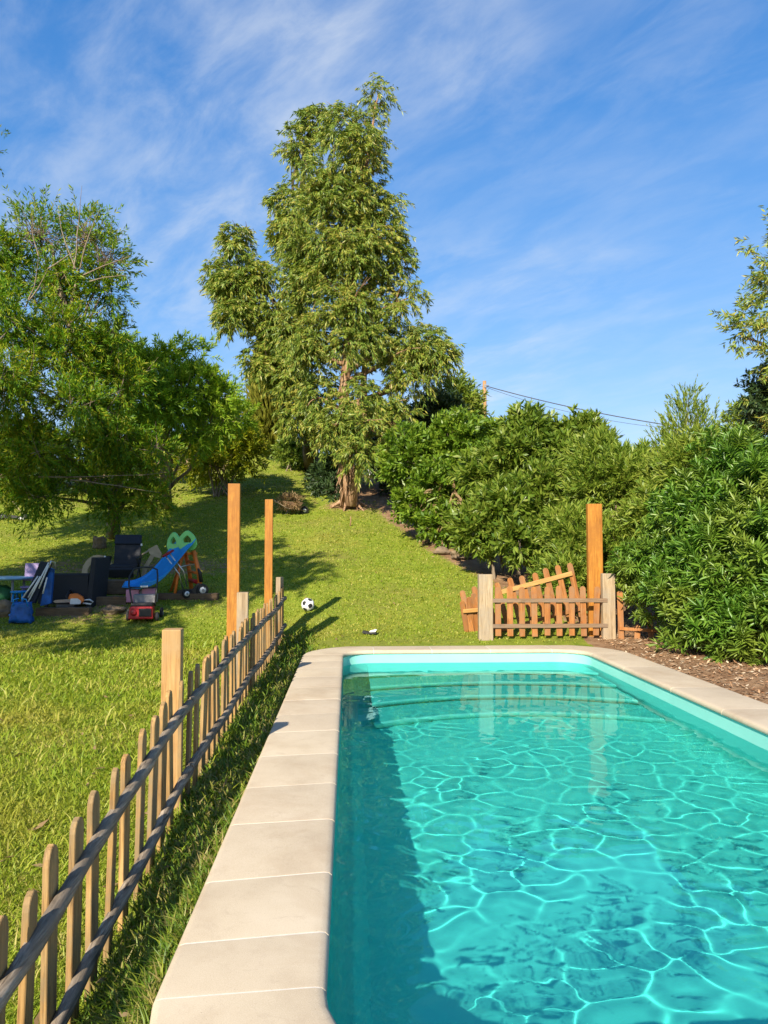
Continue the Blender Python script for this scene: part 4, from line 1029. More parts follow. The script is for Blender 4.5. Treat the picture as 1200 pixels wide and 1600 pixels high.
for z, in ((0.645,), (0.21,)):   # half-round rails in two lengths, overlapping at the post
    for y0, y1, dz in ((1.2, 5.10, 0.0), (5.105, 8.44, 0.012), (8.445, 12.68, 0.0)):
        mb = MB(); pts = []; m_ = 22
        for i in range(m_ + 1):
            yy = y0 + (y1 - y0) * i / m_
            pts.append((fence_x(yy) + 0.029 + 0.004 * math.sin(yy * 5 + z), yy, z + gzf(-1.13, min(yy, 12.2)) + dz + 0.006 * math.sin(yy * 2.3 + z * 7)))
        vs_, fs_ = [], []
        prof = [(-0.016, -0.036), (0.008, -0.034), (0.020, -0.018), (0.024, 0.003), (0.019, 0.022), (0.006, 0.034), (-0.016, 0.037)]
        for i, p in enumerate(pts):
            wob = 1 + 0.09 * math.sin(i * 1.7 + z * 9) + 0.04 * math.sin(i * 3.1 + y0)
            vs_ += [(p[0] + a_ * wob - FL.x, p[1] - FL.y, p[2] + b_ * wob - FL.z) for a_, b_ in prof]
        k_ = len(prof)
        for i in range(m_):
            for j in range(k_): fs_.append((i * k_ + j, i * k_ + (j + 1) % k_, (i + 1) * k_ + (j + 1) % k_, (i + 1) * k_ + j))
        fs_ += [tuple(range(k_)), tuple(reversed(range(m_ * k_, (m_ + 1) * k_)))]
        mb.add(vs_, fs_[:-2], True); mb.add([vs_[q] for q in fs_[-2]], [tuple(range(k_))]); mb.add([vs_[q] for q in fs_[-1]], [tuple(range(k_))])
        mb.build('rail', M['rail'], fen)

def tall_post(x, y, top, wd, dp, label, rz=0.0, z0=None):
    z0 = gzf(x, y) if z0 is None else z0
    mb = MB(); mb.box((0, 0, (top - z0) / 2 - 0.05), (wd, dp, top - z0 + 0.1), None, 0.006)
    o = mb.build('tall_post', M['orange'], None, (x, y, z0)); o.rotation_euler = (0, 0, rz)
    return tag(o, label, 'post', 'tall orange timber posts')
tall_post(-1.51, 10.2, 2.31, 0.155, 0.15, 'tall orange post by the left fence, nearer the camera of the two there', 0.04)
tall_post(-1.24, 12.0, 2.22, 0.12, 0.12, 'tall orange post at the far end of the left fence', 0.04)
tall_post(3.955, 12.22, 2.18, 0.235, 0.10, 'tall orange post behind the right end of the short orange fence', 0.0)

# ------------------------------------------------------------------ short orange fence behind the pool
YF = 11.98
sf = thing('picket_fence', 'short orange picket fence with two rails between stout posts behind the pool', 'fence', (3.0, YF, gzf(3.0, YF)))
SL = sf.location.copy()
opick = [picket_mesh(rr.uniform(0.76, 0.79), 0.093, 0.02, M['orange_dull'], rr, 0.55) for _ in range(4)]
for k_, px in enumerate((779, 798, 817, 837, 857, 876, 896, 915, 934)):
    q = P(px, 960, YF)
    o = bpy.data.objects.new('picket', opick[k_ % 4]); C.objects.link(o); o.parent = sf
    o.location = Vector((q.x, YF, SL.z + 0.055 + rr.uniform(-.012, .012))) - SL
    o.rotation_euler = (rr.gauss(0, 0.01), rr.gauss(0, 0.012), rr.gauss(0, 0.04))
xa, xb = P(762, 960, YF).x, P(952, 960, YF).x
for z in (0.215, 0.61):
    mb = MB(); mb.box((0, 0, 0), (xb - xa, 0.03, 0.062), None, 0.006); o = mb.build('rail', M['rail_x'], sf); o.location = ((xa + xb) / 2 - SL.x, -0.0265, z)
mb = MB(); mb.box((0, 0, 0.46), (0.222, 0.12, 1.12), RotZ(0.03), 0.012); o = mb.build('post', M['post_grey'], sf); o.location = (P(759, 960, YF).x - SL.x, 0.01, 0)
mb = MB(); mb.box((0, 0, 0.46), (0.20, 0.12, 1.14), None, 0.012); o = mb.build('post', M['post_grey'], sf); o.location = (P(953, 960, YF).x - SL.x + 0.02, 0.03, 0)

# broken panel leaning behind it
pc = P(850, 950, 12.45)
bp = thing('broken_fence_panel', 'broken picket panel lying askew behind the short orange fence', 'fence panel', (pc.x, 12.5, gzf(pc.x, 12.5)))
bpick = [picket_mesh(rr.uniform(0.98, 1.03), 0.093, 0.02, M['orange_dull'], rr, 0.55) for _ in range(3)]
bp.rotation_euler = (R(4), R(-14.5), 0)
for k_ in range(10):
    o = bpy.data.objects.new('picket', bpick[k_ % 3]); C.objects.link(o); o.parent = bp
    o.location = ((k_ - 5.6) * 0.202, 0.0, -0.04 + rr.uniform(-.015, .02)); o.rotation_euler = (0, rr.gauss(0, 0.02), 0)
mb = MB(); mb.box((0, 0, 0), (1.2, 0.03, 0.07), None, 0.005); o = mb.build('rail', M['rail_new'], bp); o.location = (0.10, -0.027, 0.80)
mb = MB(); mb.box((0, 0, 0), (2.1, 0.03, 0.06), None, 0.005); o = mb.build('rail', M['orange_dull'], bp); o.location = (-0.1, -0.027, 0.2)
# short piece leaning left of the fence post
pc = G(738, 987)
lp = thing('fence_scrap', 'short scrap of three pickets leaning left of the stout fence post', 'fence scrap', (pc.x, pc.y, pc.z)); lp.rotation_euler = (R(8), R(-6), R(12))
for k_ in range(3):
    me = picket_mesh(0.56 + 0.05 * k_, 0.085, 0.02, M['orange_dull'], rr, 0.4); o = bpy.data.objects.new('picket', me); C.objects.link(o); o.parent = lp
    o.location = ((k_ - 1) * 0.09, 0.01 * k_, -0.03); o.rotation_euler = (0, rr.gauss(0, 0.03) - 0.04, 0)
mb = MB(); mb.box((0, -0.027, 0.36), (0.3, 0.03, 0.06), RotY(0.05), 0.004); mb.build('rail', M['rail_new'], lp)
# low remnant at the right, half under the oleander
pc = G(1005, 998)
rp = thing('fence_remnant', 'low broken fence remnant half under the oleander, right of the tall post', 'fence scrap', (pc.x, pc.y, pc.z)); rp.rotation_euler = (R(-4), 0, R(-4))
for k_, (dx_, h_, ln) in enumerate(((-0.34, 0.78, 0.0), (-0.1, 0.26, 0.1), (0.13, 0.45, -0.06), (0.33, 0.2, 0.05))):
    me = picket_mesh(h_, 0.09, 0.02, M['orange_dull'], rr, 0.3); o = bpy.data.objects.new('picket', me); C.objects.link(o); o.parent = rp
    o.location = (dx_, 0, -0.04); o.rotation_euler = (0, ln, 0)
mb = MB(); mb.box((0.1, -0.027, 0.13), (0.95, 0.03, 0.05), RotY(0.06), 0.004); mb.build('rail', M['orange_dull'], rp)

# ------------------------------------------------------------------ things on the lawn
# football
p = G(481, 955); r_ = 0.118
bm = bmesh.new(); bmesh.ops.create_icosphere(bm, subdivisions=4, radius=r_)
ico = bmesh.new(); bmesh.ops.create_icosphere(ico, subdivisions=1, radius=1); dirs = [v.co.normalized() for v in ico.verts]; ico.free()
rot = Matrix.Rotation(0.5, 3, 'X') @ Matrix.Rotation(0.35, 3, 'Y'); dirs = [rot @ d for d in dirs]
me = bpy.data.meshes.new('football')
for f in bm.faces:
    f.smooth = True; c = f.calc_center_median().normalized()
    f.material_index = 1 if max(c.dot(d) for d in dirs) > 0.935 else 0
for v in bm.verts:
    c = v.co.normalized(); ds = sorted((c.dot(d) for d in dirs), reverse=True)
    if abs(ds[0] - 0.935) < 0.012 or (ds[0] < 0.93 and ds[0] - ds[1] < 0.02): v.co *= 0.985
bm.to_mesh(me); bm.free(); me.materials.append(M['white']); me.materials.append(M['black'])
o = bpy.data.objects.new('football', me); C.objects.link(o); o.location = (p.x, p.y, p.z + r_ * 0.97)
tag(o, 'black and white football lying on the lawn', 'ball')
# small black and white sandal
p = G(577, 992)
t = thing('sandal', 'small black and white sandal lying on the grass near the far pool edge', 'shoe', p, R(-12))
mb = MB(); mb.prism([(-0.11, 0.03), (-0.02, 0.018), (0.11, 0.02), (0.12, 0.05), (0.03, 0.045), (-0.1, 0.07)], 0.075); mb.build('sole', M['black'], t)
mb = MB(); mb.prism([(0.0, 0.046), (0.10, 0.051), (0.125, 0.085), (0.1, 0.09), (0.02, 0.07)], 0.06); mb.build('strap', M['white'], t)
# dry stick
p = G(547, 822)
mb = MB(); mb.tube([(0, 0, -0.02), (0.02, 0, 0.14), (0.015, 0, 0.27)], [0.022, 0.02, 0.014], 6); o = mb.build('stake', M['bark'], None, p); tag(o, 'short pale stake standing in the lawn below the eucalyptus', 'stick')

# wheelbarrow
p = G(456, 804)
t = thing('wheelbarrow', 'brown wheelbarrow heaped with dry clippings on the sunlit slope', 'wheelbarrow', p, R(28)); t.scale = (0.8, 0.8, 0.8)
mb = MB()
bot = [(-0.26, -0.2, 0.22), (0.2, -0.16, 0.2), (0.2, 0.16, 0.2), (-0.26, 0.2, 0.22)]; top = [(-0.52, -0.33, 0.5), (0.36, -0.27, 0.46), (0.36, 0.27, 0.46), (-0.52, 0.33, 0.5)]
ins = [(x * 0.96, y * 0.94, z) for x, y, z in top]; inb = [(x * 0.94, y * 0.92, z + 0.015) for x, y, z in bot]
vv = bot + top + ins + inb
mb.add(vv, [(0, 3, 2, 1)] + [(i, (i + 1) % 4, 4 + (i + 1) % 4, 4 + i) for i in range(4)] + [(4 + i, 4 + (i + 1) % 4, 8 + (i + 1) % 4, 8 + i) for i in range(4)] + [(8 + i, 8 + (i + 1) % 4, 12 + (i + 1) % 4, 12 + i) for i in range(4)] + [(12, 13, 14, 15)])
mb.build('tray', M['rust'], t)
wr_ = MB(); wr_.lathe([(0.06, -0.04), (0.16, -0.045), (0.18, -0.02), (0.18, 0.02), (0.16, 0.045), (0.06, 0.04)], 20, (0.52, 0, 0.17), RotX(R(90))); whl = wr_.build('wheel', M['rubber'], t)
mb = MB(); mb.lathe([(0.02, -0.05), (0.075, -0.048), (0.075, 0.048), (0.02, 0.05)], 14, (0.52, 0, 0.17), RotX(R(90))); mb.build('hub', M['white'], whl)
for s_ in (-1, 1):
    mb = MB(); mb.tube([(0.54, s_ * 0.09, 0.17), (0.2, s_ * 0.16, 0.19), (-0.3, s_ * 0.24, 0.22), (-0.95, s_ * 0.3, 0.56)], 0.018, 7); mb.build('handle', M['twig'], t)
    mb = MB(); mb.tube([(-0.2, s_ * 0.2, 0.22), (-0.33, s_ * 0.23, 0.0), (-0.38, s_ * 0.23, 0.0)], 0.016, 6); mb.build('leg', M['black'], t)
pos, d, c, ax, sl = sprays([(Vector((-0.08, 0, 0.46)), (0.42, 0.26, 0.16))], 150, 7, 0.2, 0.9, 0.6, 0.0, 0.4, shell=0.3)
v, q = kite_geo(pos, d, np.full(len(pos), 0.16), np.full(len(pos), 0.03)); np_mesh('clippings', v, q, M['dry'], t)['kind'] = 'stuff'

# red and black lawn mower
p = G(222, 971)
t = thing('lawn_mower', 'red lawn mower with black loop handle standing on the shaded lawn', 'lawn mower', p, R(8))
mb = MB(); mb.prism([(-0.215, 0.05), (0.2, 0.05), (0.185, 0.265), (-0.195, 0.265)], 0.34, None, (0, 0.02, 0)); bodym = mb
bd = mb.build('body', M['red'], t)
bv = bd.modifiers.new('soft', 'BEVEL'); bv.width = 0.02; bv.segments = 2
mb = MB(); mb.box((0.065, -0.163, 0.165), (0.2, 0.025, 0.135), None, 0.006); mb.build('vent', M['black'], t)
mb = MB(); mb.lathe([(0.02, -0.004), (0.055, -0.006), (0.055, 0.006), (0.02, 0.004)], 20, (-0.125, -0.155, 0.165), RotX(R(90))); mb.build('emblem', M['red_dark'], t)
mb = MB(); mb.box((0.0, 0.05, 0.29), (0.36, 0.3, 0.06), None, 0.02); mb.build('engine_cover', M['black'], t)
for x, y_, rr_ in ((-0.25, 0.12, 0.09), (0.25, -0.02, 0.08), (0.3, 0.26, 0.11), (-0.26, 0.3, 0.1)):
    mb = MB(); mb.lathe([(0.02, -0.025), (rr_ * 0.8, -0.028), (rr_, -0.018), (rr_, 0.018), (rr_ * 0.8, 0.028), (0.02, 0.025)], 18, (x, y_, rr_), RotY(R(90))); wh = mb.build('wheel', M['rubber'], t)
    mb = MB(); mb.lathe([(0.01, -0.032), (rr_ * 0.45, -0.03), (rr_ * 0.45, 0.03), (0.01, 0.032)], 12, (x, y_, rr_), RotY(R(90))); mb.build('hub', M['grey'], wh)
mb = MB(); mb.tube([(-0.19, 0.2, 0.25), (-0.29, 0.45, 0.62), (-0.30, 0.56, 0.76), (-0.22, 0.62, 0.9), (-0.08, 0.63, 0.925), (0.08, 0.63, 0.925), (0.18, 0.6, 0.88), (0.2, 0.52, 0.74), (0.19, 0.2, 0.25)], 0.016, 8); mb.build('handle', M['black'], t)
mb = MB(); mb.tube([(-0.27, 0.42, 0.57), (0.2, 0.42, 0.57)], 0.012, 6); mb.build('crossbar', M['black'], t)
mb = MB(); mb.box((-0.02, 0.40, 0.585), (0.13, 0.02, 0.03), None, 0.004); mb.build('switch_plate', M['white'], t)
mb = MB(); mb.prism([(-0.19, 0.3), (0.19, 0.3), (0.2, 0.44), (-0.2, 0.44)], 0.3, None, (0, 0.5, 0)); mb.build('grass_box', M['grey'], t)

# pink crate behind the mower
p = G(215, 948)
t = thing('toy_crate', 'pink plastic toy crate showing behind the mower handle', 'crate', (p.x, p.y + 0.3, gzf(p.x, p.y + 0.3)), R(5))
mb = MB(); mb.box((-0.155, 0, 0.12), (0.24, 0.26, 0.24), None, 0.02); mb.build('panel', M['pink'], t)
mb = MB(); mb.box((0.135, 0, 0.13), (0.24, 0.26, 0.26), None, 0.02); mb.build('panel', M['pink'], t)
mb = MB(); mb.box((-0.01, 0.01, 0.11), (0.06, 0.2, 0.2), None, 0.01); mb.build('divider', M['grey'], t)

# toddler slide
p = G(272, 930)
t = thing('toddler_slide', 'toddler slide with blue chute, orange ladder and green arched sides', 'slide', p, 0)
K = p.y / 1200
def S(px, py, y_=0.0): return Vector(((px - 272) * K, y_, (930 - py) * K + 0.0))
path0 = [(287, 850, 0.0), (279, 860, -0.06), (268, 876, -0.16), (256, 893, -0.28), (244, 905, -0.38), (231, 912, -0.5), (219, 914, -0.6)]
path = []
for i in range(19):   # smooth curve through the points
    f = i / 18 * 6; k_ = min(int(f), 5); u = f - k_
    q = [np.array(path0[max(0, min(6, k_ + d_))], float) for d_ in (-1, 0, 1, 2)]
    path.append(tuple(0.5 * (2 * q[1] + (q[2] - q[0]) * u + (2 * q[0] - 5 * q[1] + 4 * q[2] - q[3]) * u * u + (3 * q[1] - q[0] - 3 * q[2] + q[3]) * u ** 3)))
wv = Vector((0.66, -0.75, 0)) * 0.31
vs_, fs_ = [], []
for px, py, y_ in path:
    c = S(px, py, y_)
    for a_, h_ in ((-1.15, 0.10), (-1.0, 0.105), (-0.9, 0.0), (0.9, 0.0), (1.0, 0.105), (1.15, 0.10), (1.1, -0.04), (-1.1, -0.04)): vs_.append(c + wv * a_ + Vector((0.5, 0.4, 1)).normalized() * h_)
for i in range(len(path) - 1):
    for j in range(8): fs_.append((i * 8 + j, i * 8 + (j + 1) % 8, (i + 1) * 8 + (j + 1) % 8, (i + 1) * 8 + j))
fs_ += [tuple(range(8)), tuple(range(144, 152))]
mb = MB(); mb.add(vs_, fs_); o = mb.build('chute', M['blue'], t)
o.modifiers.new('soft', 'BEVEL').width = 0.006
for k_, (cx_, cy_, y_, rz) in enumerate(((268, 850, 0.16, R(-38)), (293, 848, -0.10, R(-14)))):
    outer, inner = [], []
    for i in range(24):
        a_ = 2 * math.pi * i / 24; ca, sa = math.cos(a_), math.sin(a_)
        wd = 0.19 if sa < 0 else 0.19 * (1 - 0.4 * sa ** 2); outer.append((wd * ca * (1.0 + 0.1 * (sa < 0)), 0.22 * sa if sa > 0 else 0.2 * max(sa, -0.8)))
        inner.append((0.085 * ca * (1 - 0.5 * max(sa, 0)), 0.035 + 0.085 * max(sa, -0.55)))
    mb = MB(); mb.ringprism(outer, inner, 0.05, RotZ(rz), S(cx_, cy_, y_)); o = mb.build('side_arch', M['green'], t)
    bv = o.modifiers.new('soft', 'BEVEL'); bv.width = 0.012; bv.segments = 2; bv.limit_method = 'ANGLE'
mb = MB(); mb.box(S(287, 866, 0.08), (0.34, 0.34, 0.05), RotZ(-0.4), 0.015); mb.build('platform', M['orange_pl'], t)
for px0, px1, y0_, y1_ in ((301, 315, -0.02, -0.1), (283, 293, 0.25, 0.4)):
    mb = MB(); mb.tube([S(px0, 862, y0_), S((px0 + px1) / 2 + 1, 890, (y0_ + y1_) / 2), S(px1, 930, y1_)], [0.045, 0.042, 0.045], 8); mb.build('ladder_rail', M['orange_pl'], t)
for py, m_ in ((880, 'orange_pl'), (896, 'orange_pl'), (910, 'red')):
    f = (py - 862) / 68
    a_, b_ = S(301 + 14 * f, py, -0.02 - 0.08 * f), S(283 + 10 * f, py - 2, 0.25 + 0.15 * f)
    mb = MB(); mb.tube([a_, b_], 0.026 if m_ != 'red' else 0.045, 8); mb.build('rung', M[m_], t)
for x_, y_ in ((262, 0.3), (280, -0.3)):
    mb = MB(); mb.tube([S(284, 866, y_ * 0.4), S(x_ - 2, 930, y_)], 0.03, 7); mb.build('leg', M['orange_pl'], t)
mb = MB(); mb.tube([S(269, 889, -0.2), S(303, 882, 0.05)], 0.014, 6); mb.build('brace', M['silver'], t)

# folded wheeled cart
p = G(305, 932)
t = thing('push_cart', 'folded cart with two silver tubes and black wheels in front of the slide', 'cart', (p.x, p.y - 0.15, gzf(p.x, p.y - 0.15)), 0)
K2 = p.y / 1200
def T(px, py, y_=0.0): return Vector(((px - 305) * K2, y_, (930 - py) * K2))
for a_, b_, c_ in (((264, 864), (283, 892), (289, 916)), ((270, 861), (290, 888), (295, 912))):
    mb = MB(); mb.tube([T(*a_, -0.12), T(*b_, -0.05), T(*c_, 0)], 0.013, 7); mb.build('tube', M['silver'], t)
mb = MB(); mb.tube([T(260, 866, -0.14), T(268, 861, -0.12), T(276, 856, -0.1)], [0.025, 0.03, 0.02], 7); mb.build('grip', M['red_dark'], t)
mb = MB(); mb.prism([((276 - 305) * K2, 0.02), ((320 - 305) * K2, 0.05), ((322 - 305) * K2, 0.2), ((312 - 305) * K2, 0.28), ((303 - 305) * K2, 0.16), ((282 - 305) * K2, 0.14)], 0.28, None, (0, 0.1, 0.02)); mb.build('base', M['black'], t)
mb = MB(); mb.tube([T(316, 905, 0.02), T(314, 890, 0.0), T(311, 884, 0)], [0.04, 0.035, 0.02], 7); mb.build('strut', M['black'], t)
for px, py, r_, y_ in ((296, 922, 0.088, -0.1), (318.5, 917, 0.115, -0.02), (282, 924, 0.08, 0.28)):
    c = T(px, py, y_); c.z = max(c.z, r_); rot = RotZ(0.5) @ RotX(R(90))
    mb = MB(); mb.lathe([(r_ * 0.55, -0.03), (r_ * 0.9, -0.034), (r_, -0.02), (r_, 0.02), (r_ * 0.9, 0.034), (r_ * 0.55, 0.03)], 20, c, rot); wh = mb.build('wheel', M['rubber'], t)
    mb = MB(); mb.lathe([(r_ * 0.2, -0.04), (r_ * 0.56, -0.03), (r_ * 0.56, 0.03), (r_ * 0.2, 0.04)], 16, c, rot); hb = mb.build('rim', M['white'], wh)
    mb = MB(); mb.lathe([(r_ * 0.06, -0.045), (r_ * 0.24, -0.043), (r_ * 0.24, 0.043), (r_ * 0.06, 0.045)], 10, c, rot); mb.build('hub', M['grey'], wh)

# black recliner facing the camera
p = G(193, 908)
t = thing('recliner_chair', 'tall black recliner garden chair with a headrest, facing the camera', 'chair', p, R(6))
tilt = RotX(R(-14))
mb = MB(); mb.box((0.02, 0.3, 0.52), (0.54, 0.05, 0.50), tilt, 0.015); mb.build('backrest', M['black_fabric'], t)
mb = MB(); mb.box((0.02, 0.37, 0.87), (0.55, 0.08, 0.21), tilt, 0.025); mb.build('headrest', M['navy'], t)
mb = MB(); mb.box((0.0, 0.0, 0.30), (0.56, 0.5, 0.08), RotX(R(5)), 0.02); mb.build('seat', M['black_fabric'], t)
mb = MB(); mb.box((0.0, -0.32, 0.18), (0.5, 0.06, 0.22), RotX(R(35)), 0.02); mb.build('footrest', M['black_fabric'], t)
for s_ in (-1, 1):
    mb = MB(); mb.tube([(s_ * 0.31, -0.28, 0.46), (s_ * 0.32, -0.1, 0.5), (s_ * 0.31, 0.28, 0.5)], 0.028, 8); mb.build('armrest', M['black'], t)
    mb = MB(); mb.tube([(s_ * 0.31, -0.25, 0.46), (s_ * 0.3, 0.05, 0.3), (s_ * 0.3, 0.33, 0.0)], 0.014, 7); mb.build('leg', M['black'], t)
    mb = MB(); mb.tube([(s_ * 0.31, 0.26, 0.5), (s_ * 0.3, 0.05, 0.28), (s_ * 0.3, -0.28, 0.0)], 0.014, 7); mb.build('leg', M['black'], t)
mb = MB(); mb.box((0.3, 0.33, 0.76), (0.035, 0.03, 0.05), None, 0.008); mb.box((-0.34, -0.2, 0.5), (0.03, 0.03, 0.06), None, 0.006); mb.build('clip', M['white'], t)

# black woven armchair seen from the side
p = G(104, 951)
t = thing('woven_armchair', 'black woven garden armchair turned sideways on the timber edge', 'armchair', p, R(-3))
def weave(mb, c, size): mb.box(c, size, None, 0.012)
for y_ in (-0.02, 0.62):
    mb = MB(); weave(mb, (-0.05, y_, 0.36), (0.92, 0.07, 0.54))
    arm = mb.build('arm', M['black_fabric'], t)
    mb = MB()
    for k_ in range(9): mb.box((-0.05, y_ - 0.037, 0.13 + k_ * 0.06), (0.91, 0.006, 0.004))
    mb.build('weave', M['navy'], arm)
mb = MB(); mb.box((0.47, 0.3, 0.48), (0.09, 0.74, 0.92), RotY(R(5)), 0.015); mb.build('backrest', M['black_fabric'], t)
mb = MB(); mb.box((0.0, 0.3, 0.28), (0.78, 0.55, 0.1), None, 0.015); mb.build('seat', M['black_fabric'], t)
mb = MB(); mb.box((-0.03, 0.2, 0.06), (0.34, 0.4, 0.07), None, 0.02); mb.build('stored_cushion', M['grey'], t)
for x_ in (-0.37, 0.4):
    for y_ in (0.0, 0.6):
        mb = MB(); mb.box((x_, y_, 0.06), (0.05, 0.05, 0.14)); mb.build('leg', M['black'], t)

# chainsaw on the timber edge
p = G(122, 951)
t = thing('chainsaw', 'orange and white chainsaw lying against the woven armchair', 'chainsaw', (p.x, p.y - 0.13, p.z + 0.10), R(12))
mb = MB(); mb.prism([(-0.1, 0.0), (0.1, 0.0), (0.16, 0.06), (0.12, 0.13), (0.02, 0.19), (-0.1, 0.18), (-0.13, 0.08)], 0.14); o = mb.build('motor_body', M['orange_pl'], t)
bv = o.modifiers.new('soft', 'BEVEL'); bv.width = 0.02; bv.segments = 2
mb = MB(); mb.prism([(-0.09, -0.005), (0.09, -0.005), (0.1, 0.05), (0.04, 0.1), (-0.08, 0.1)], 0.15); mb.build('side_cover', M['white'], t)
mb = MB(); mb.tube([(0.13, 0, 0.06), (0.24, -0.02, 0.07), (0.30, -0.02, 0.03), (0.26, -0.02, -0.01), (0.12, 0, 0.01)], 0.016, 7); mb.build('rear_handle', M['white'], t)
mb = MB(); mb.tube([(-0.12, -0.08, 0.02), (-0.15, -0.08, 0.15), (-0.1, 0, 0.25), (-0.05, 0.08, 0.16)], 0.015, 7); mb.build('front_handle', M['black'], t)
mb = MB(); mb.prism([(-0.1, 0.03), (-0.1, 0.09), (-0.38, 0.085), (-0.42, 0.06), (-0.38, 0.035)], 0.02, RotZ(0.6)); mb.build('guide_bar', M['silver'], t)

# folded loungers and blue bag
p = G(42, 972)
t = thing('folded_lounger', 'folded navy deckchair with white tubes leaning beside the armchair', 'deckchair', (p.x, p.y + 0.12, p.z), 0)
Kf = p.y / 1200
def F(px, py, y_=0.0): return Vector(((px - 42) * Kf, y_, (972 - py) * Kf))
mb = MB(); mb.prism([((26 - 42) * Kf, (972 - 945) * Kf), ((44 - 42) * Kf, (972 - 945) * Kf), ((68 - 42) * Kf, (972 - 883) * Kf), ((52 - 42) * Kf, (972 - 880) * Kf)], 0.09, None, (0, 0.16, 0)); mb.build('fabric', M['navy'], t)
mb = MB(); mb.prism([((50 - 42) * Kf, 0.25), ((66 - 42) * Kf, 0.3), ((69 - 42) * Kf, 0.9), ((60 - 42) * Kf, 0.95)], 0.07, None, (0, 0.24, 0)); mb.build('fabric', M['blue_cloth'], t)
for q in (((28, 936), (50, 903)), ((36, 936), (54, 903)), ((52, 922), (66, 886)), ((58, 930), (64, 905)), ((30, 955), (66, 882))):
    mb = MB(); mb.tube([F(*q[0], 0.08), F(*q[1], 0.08)], 0.013, 6); mb.build('tube', M['white'], t)
mb = MB(); mb.tube([F(66, 890, 0.1), F(69, 879, 0.1), F(74, 882, 0.12), F(75, 893, 0.14)], 0.016, 7); mb.build('arm_loop', M['silver'], t)
t = thing('blue_bag', 'crumpled bright blue bag on the ground under the folded deckchair', 'bag', (p.x - 0.06, p.y - 0.06, p.z), 0.1)
bm = bmesh.new(); bmesh.ops.create_cube(bm, size=1); bmesh.ops.subdivide_edges(bm, edges=bm.edges[:], cuts=5, use_grid_fill=True)
rs_ = random.Random(6)
for v in bm.verts:
    v.co = Vector((v.co.x * 0.36 * (1 - 0.25 * (v.co.z + .5)), v.co.y * 0.2, (v.co.z + 0.5) * 0.34)) + Vector((rs_.gauss(0, .012), rs_.gauss(0, .016), rs_.gauss(0, .012)))
mb = MB(); mb.bm(bm, smooth=True); mb.build('sack', M['blue_cloth'], t)
for s_ in (-1, 1):
    mb = MB(); mb.tube([(s_ * 0.12, -0.1, 0.28), (s_ * 0.1, -0.13, 0.4), (s_ * 0.02, -0.12, 0.42)], 0.01, 5); mb.build('handle', M['blue'], t)

# pale blue table, mauve chair, blue stool, green bag
p = G(14, 946)
t = thing('garden_table', 'pale blue oval plastic table at the left edge', 'table', (p.x, p.y, p.z), 0)
K3 = p.y / 1200; zt = (946 - 903) * K3
mb = MB()
prof = [(0.02, zt - 0.05), (0.5, zt - 0.05), (0.53, zt - 0.03), (0.53, zt - 0.01), (0.50, zt), (0.02, zt)]
mb.lathe(prof, 28, (-0.22, 0.2, 0)); mb.build('tabletop', M['paleblue'], t)
for x_, y_ in ((-0.5, -0.05), (0.08, -0.05), (-0.5, 0.45), (0.08, 0.45)):
    mb = MB(); mb.tube([(x_, y_, 0), (x_ * 0.95, y_, zt - 0.04)], 0.025, 8); mb.build('leg', M['grey'], t)
p2 = P(47, 940, 14.6); z2 = gzf(p2.x, p2.y)
t = thing('child_chair', 'mauve plastic child chair behind the pale blue table', 'chair', (p2.x, p2.y, z2), R(10))
hb = P(47, 880, 14.6).z - z2
mb = MB(); mb.box((0, 0.12, hb - 0.17), (0.26, 0.03, 0.34), RotX(R(-8)), 0.012); mb.build('backrest', M['mauve'], t)
mb = MB(); mb.box((0, -0.05, 0.27), (0.28, 0.3, 0.035), None, 0.012); mb.build('seat', M['mauve'], t)
for x_ in (-0.11, 0.11):
    for y_ in (-0.17, 0.1):
        mb = MB(); mb.tube([(x_, y_, 0), (x_ * 0.9, y_ * 0.9, 0.26)], 0.018, 7); mb.build('leg', M['mauve'], t)
p2 = G(26, 950)
t = thing('child_stool', 'blue plastic child stool under the pale blue table', 'stool', (p2.x, p2.y + 0.12, p2.z), 0)
mb = MB(); mb.lathe([(0.02, 0.27), (0.15, 0.27), (0.165, 0.285), (0.165, 0.30), (0.15, 0.31), (0.02, 0.31)], 20); mb.build('seat', M['blue'], t)
for k_ in range(4):
    an = k_ * 1.571 + 0.78; mb = MB(); mb.tube([(0.15 * math.cos(an), 0.15 * math.sin(an), 0), (0.11 * math.cos(an), 0.11 * math.sin(an), 0.28)], 0.02, 7); mb.build('leg', M['blue'], t)
p2 = G(3, 940)
bm = bmesh.new(); bmesh.ops.create_icosphere(bm, subdivisions=3, radius=1)
for v in bm.verts: v.co = Vector((v.co.x * 0.2, v.co.y * 0.15, v.co.z * 0.16 + 0.15)) * (1 + rs_.gauss(0, 0.04))
mb = MB(); mb.bm(bm, smooth=True); o = mb.build('green_bag', M['darkgreen'], None, p2); tag(o, 'rumpled dark green bag at the left edge under the table', 'bag')

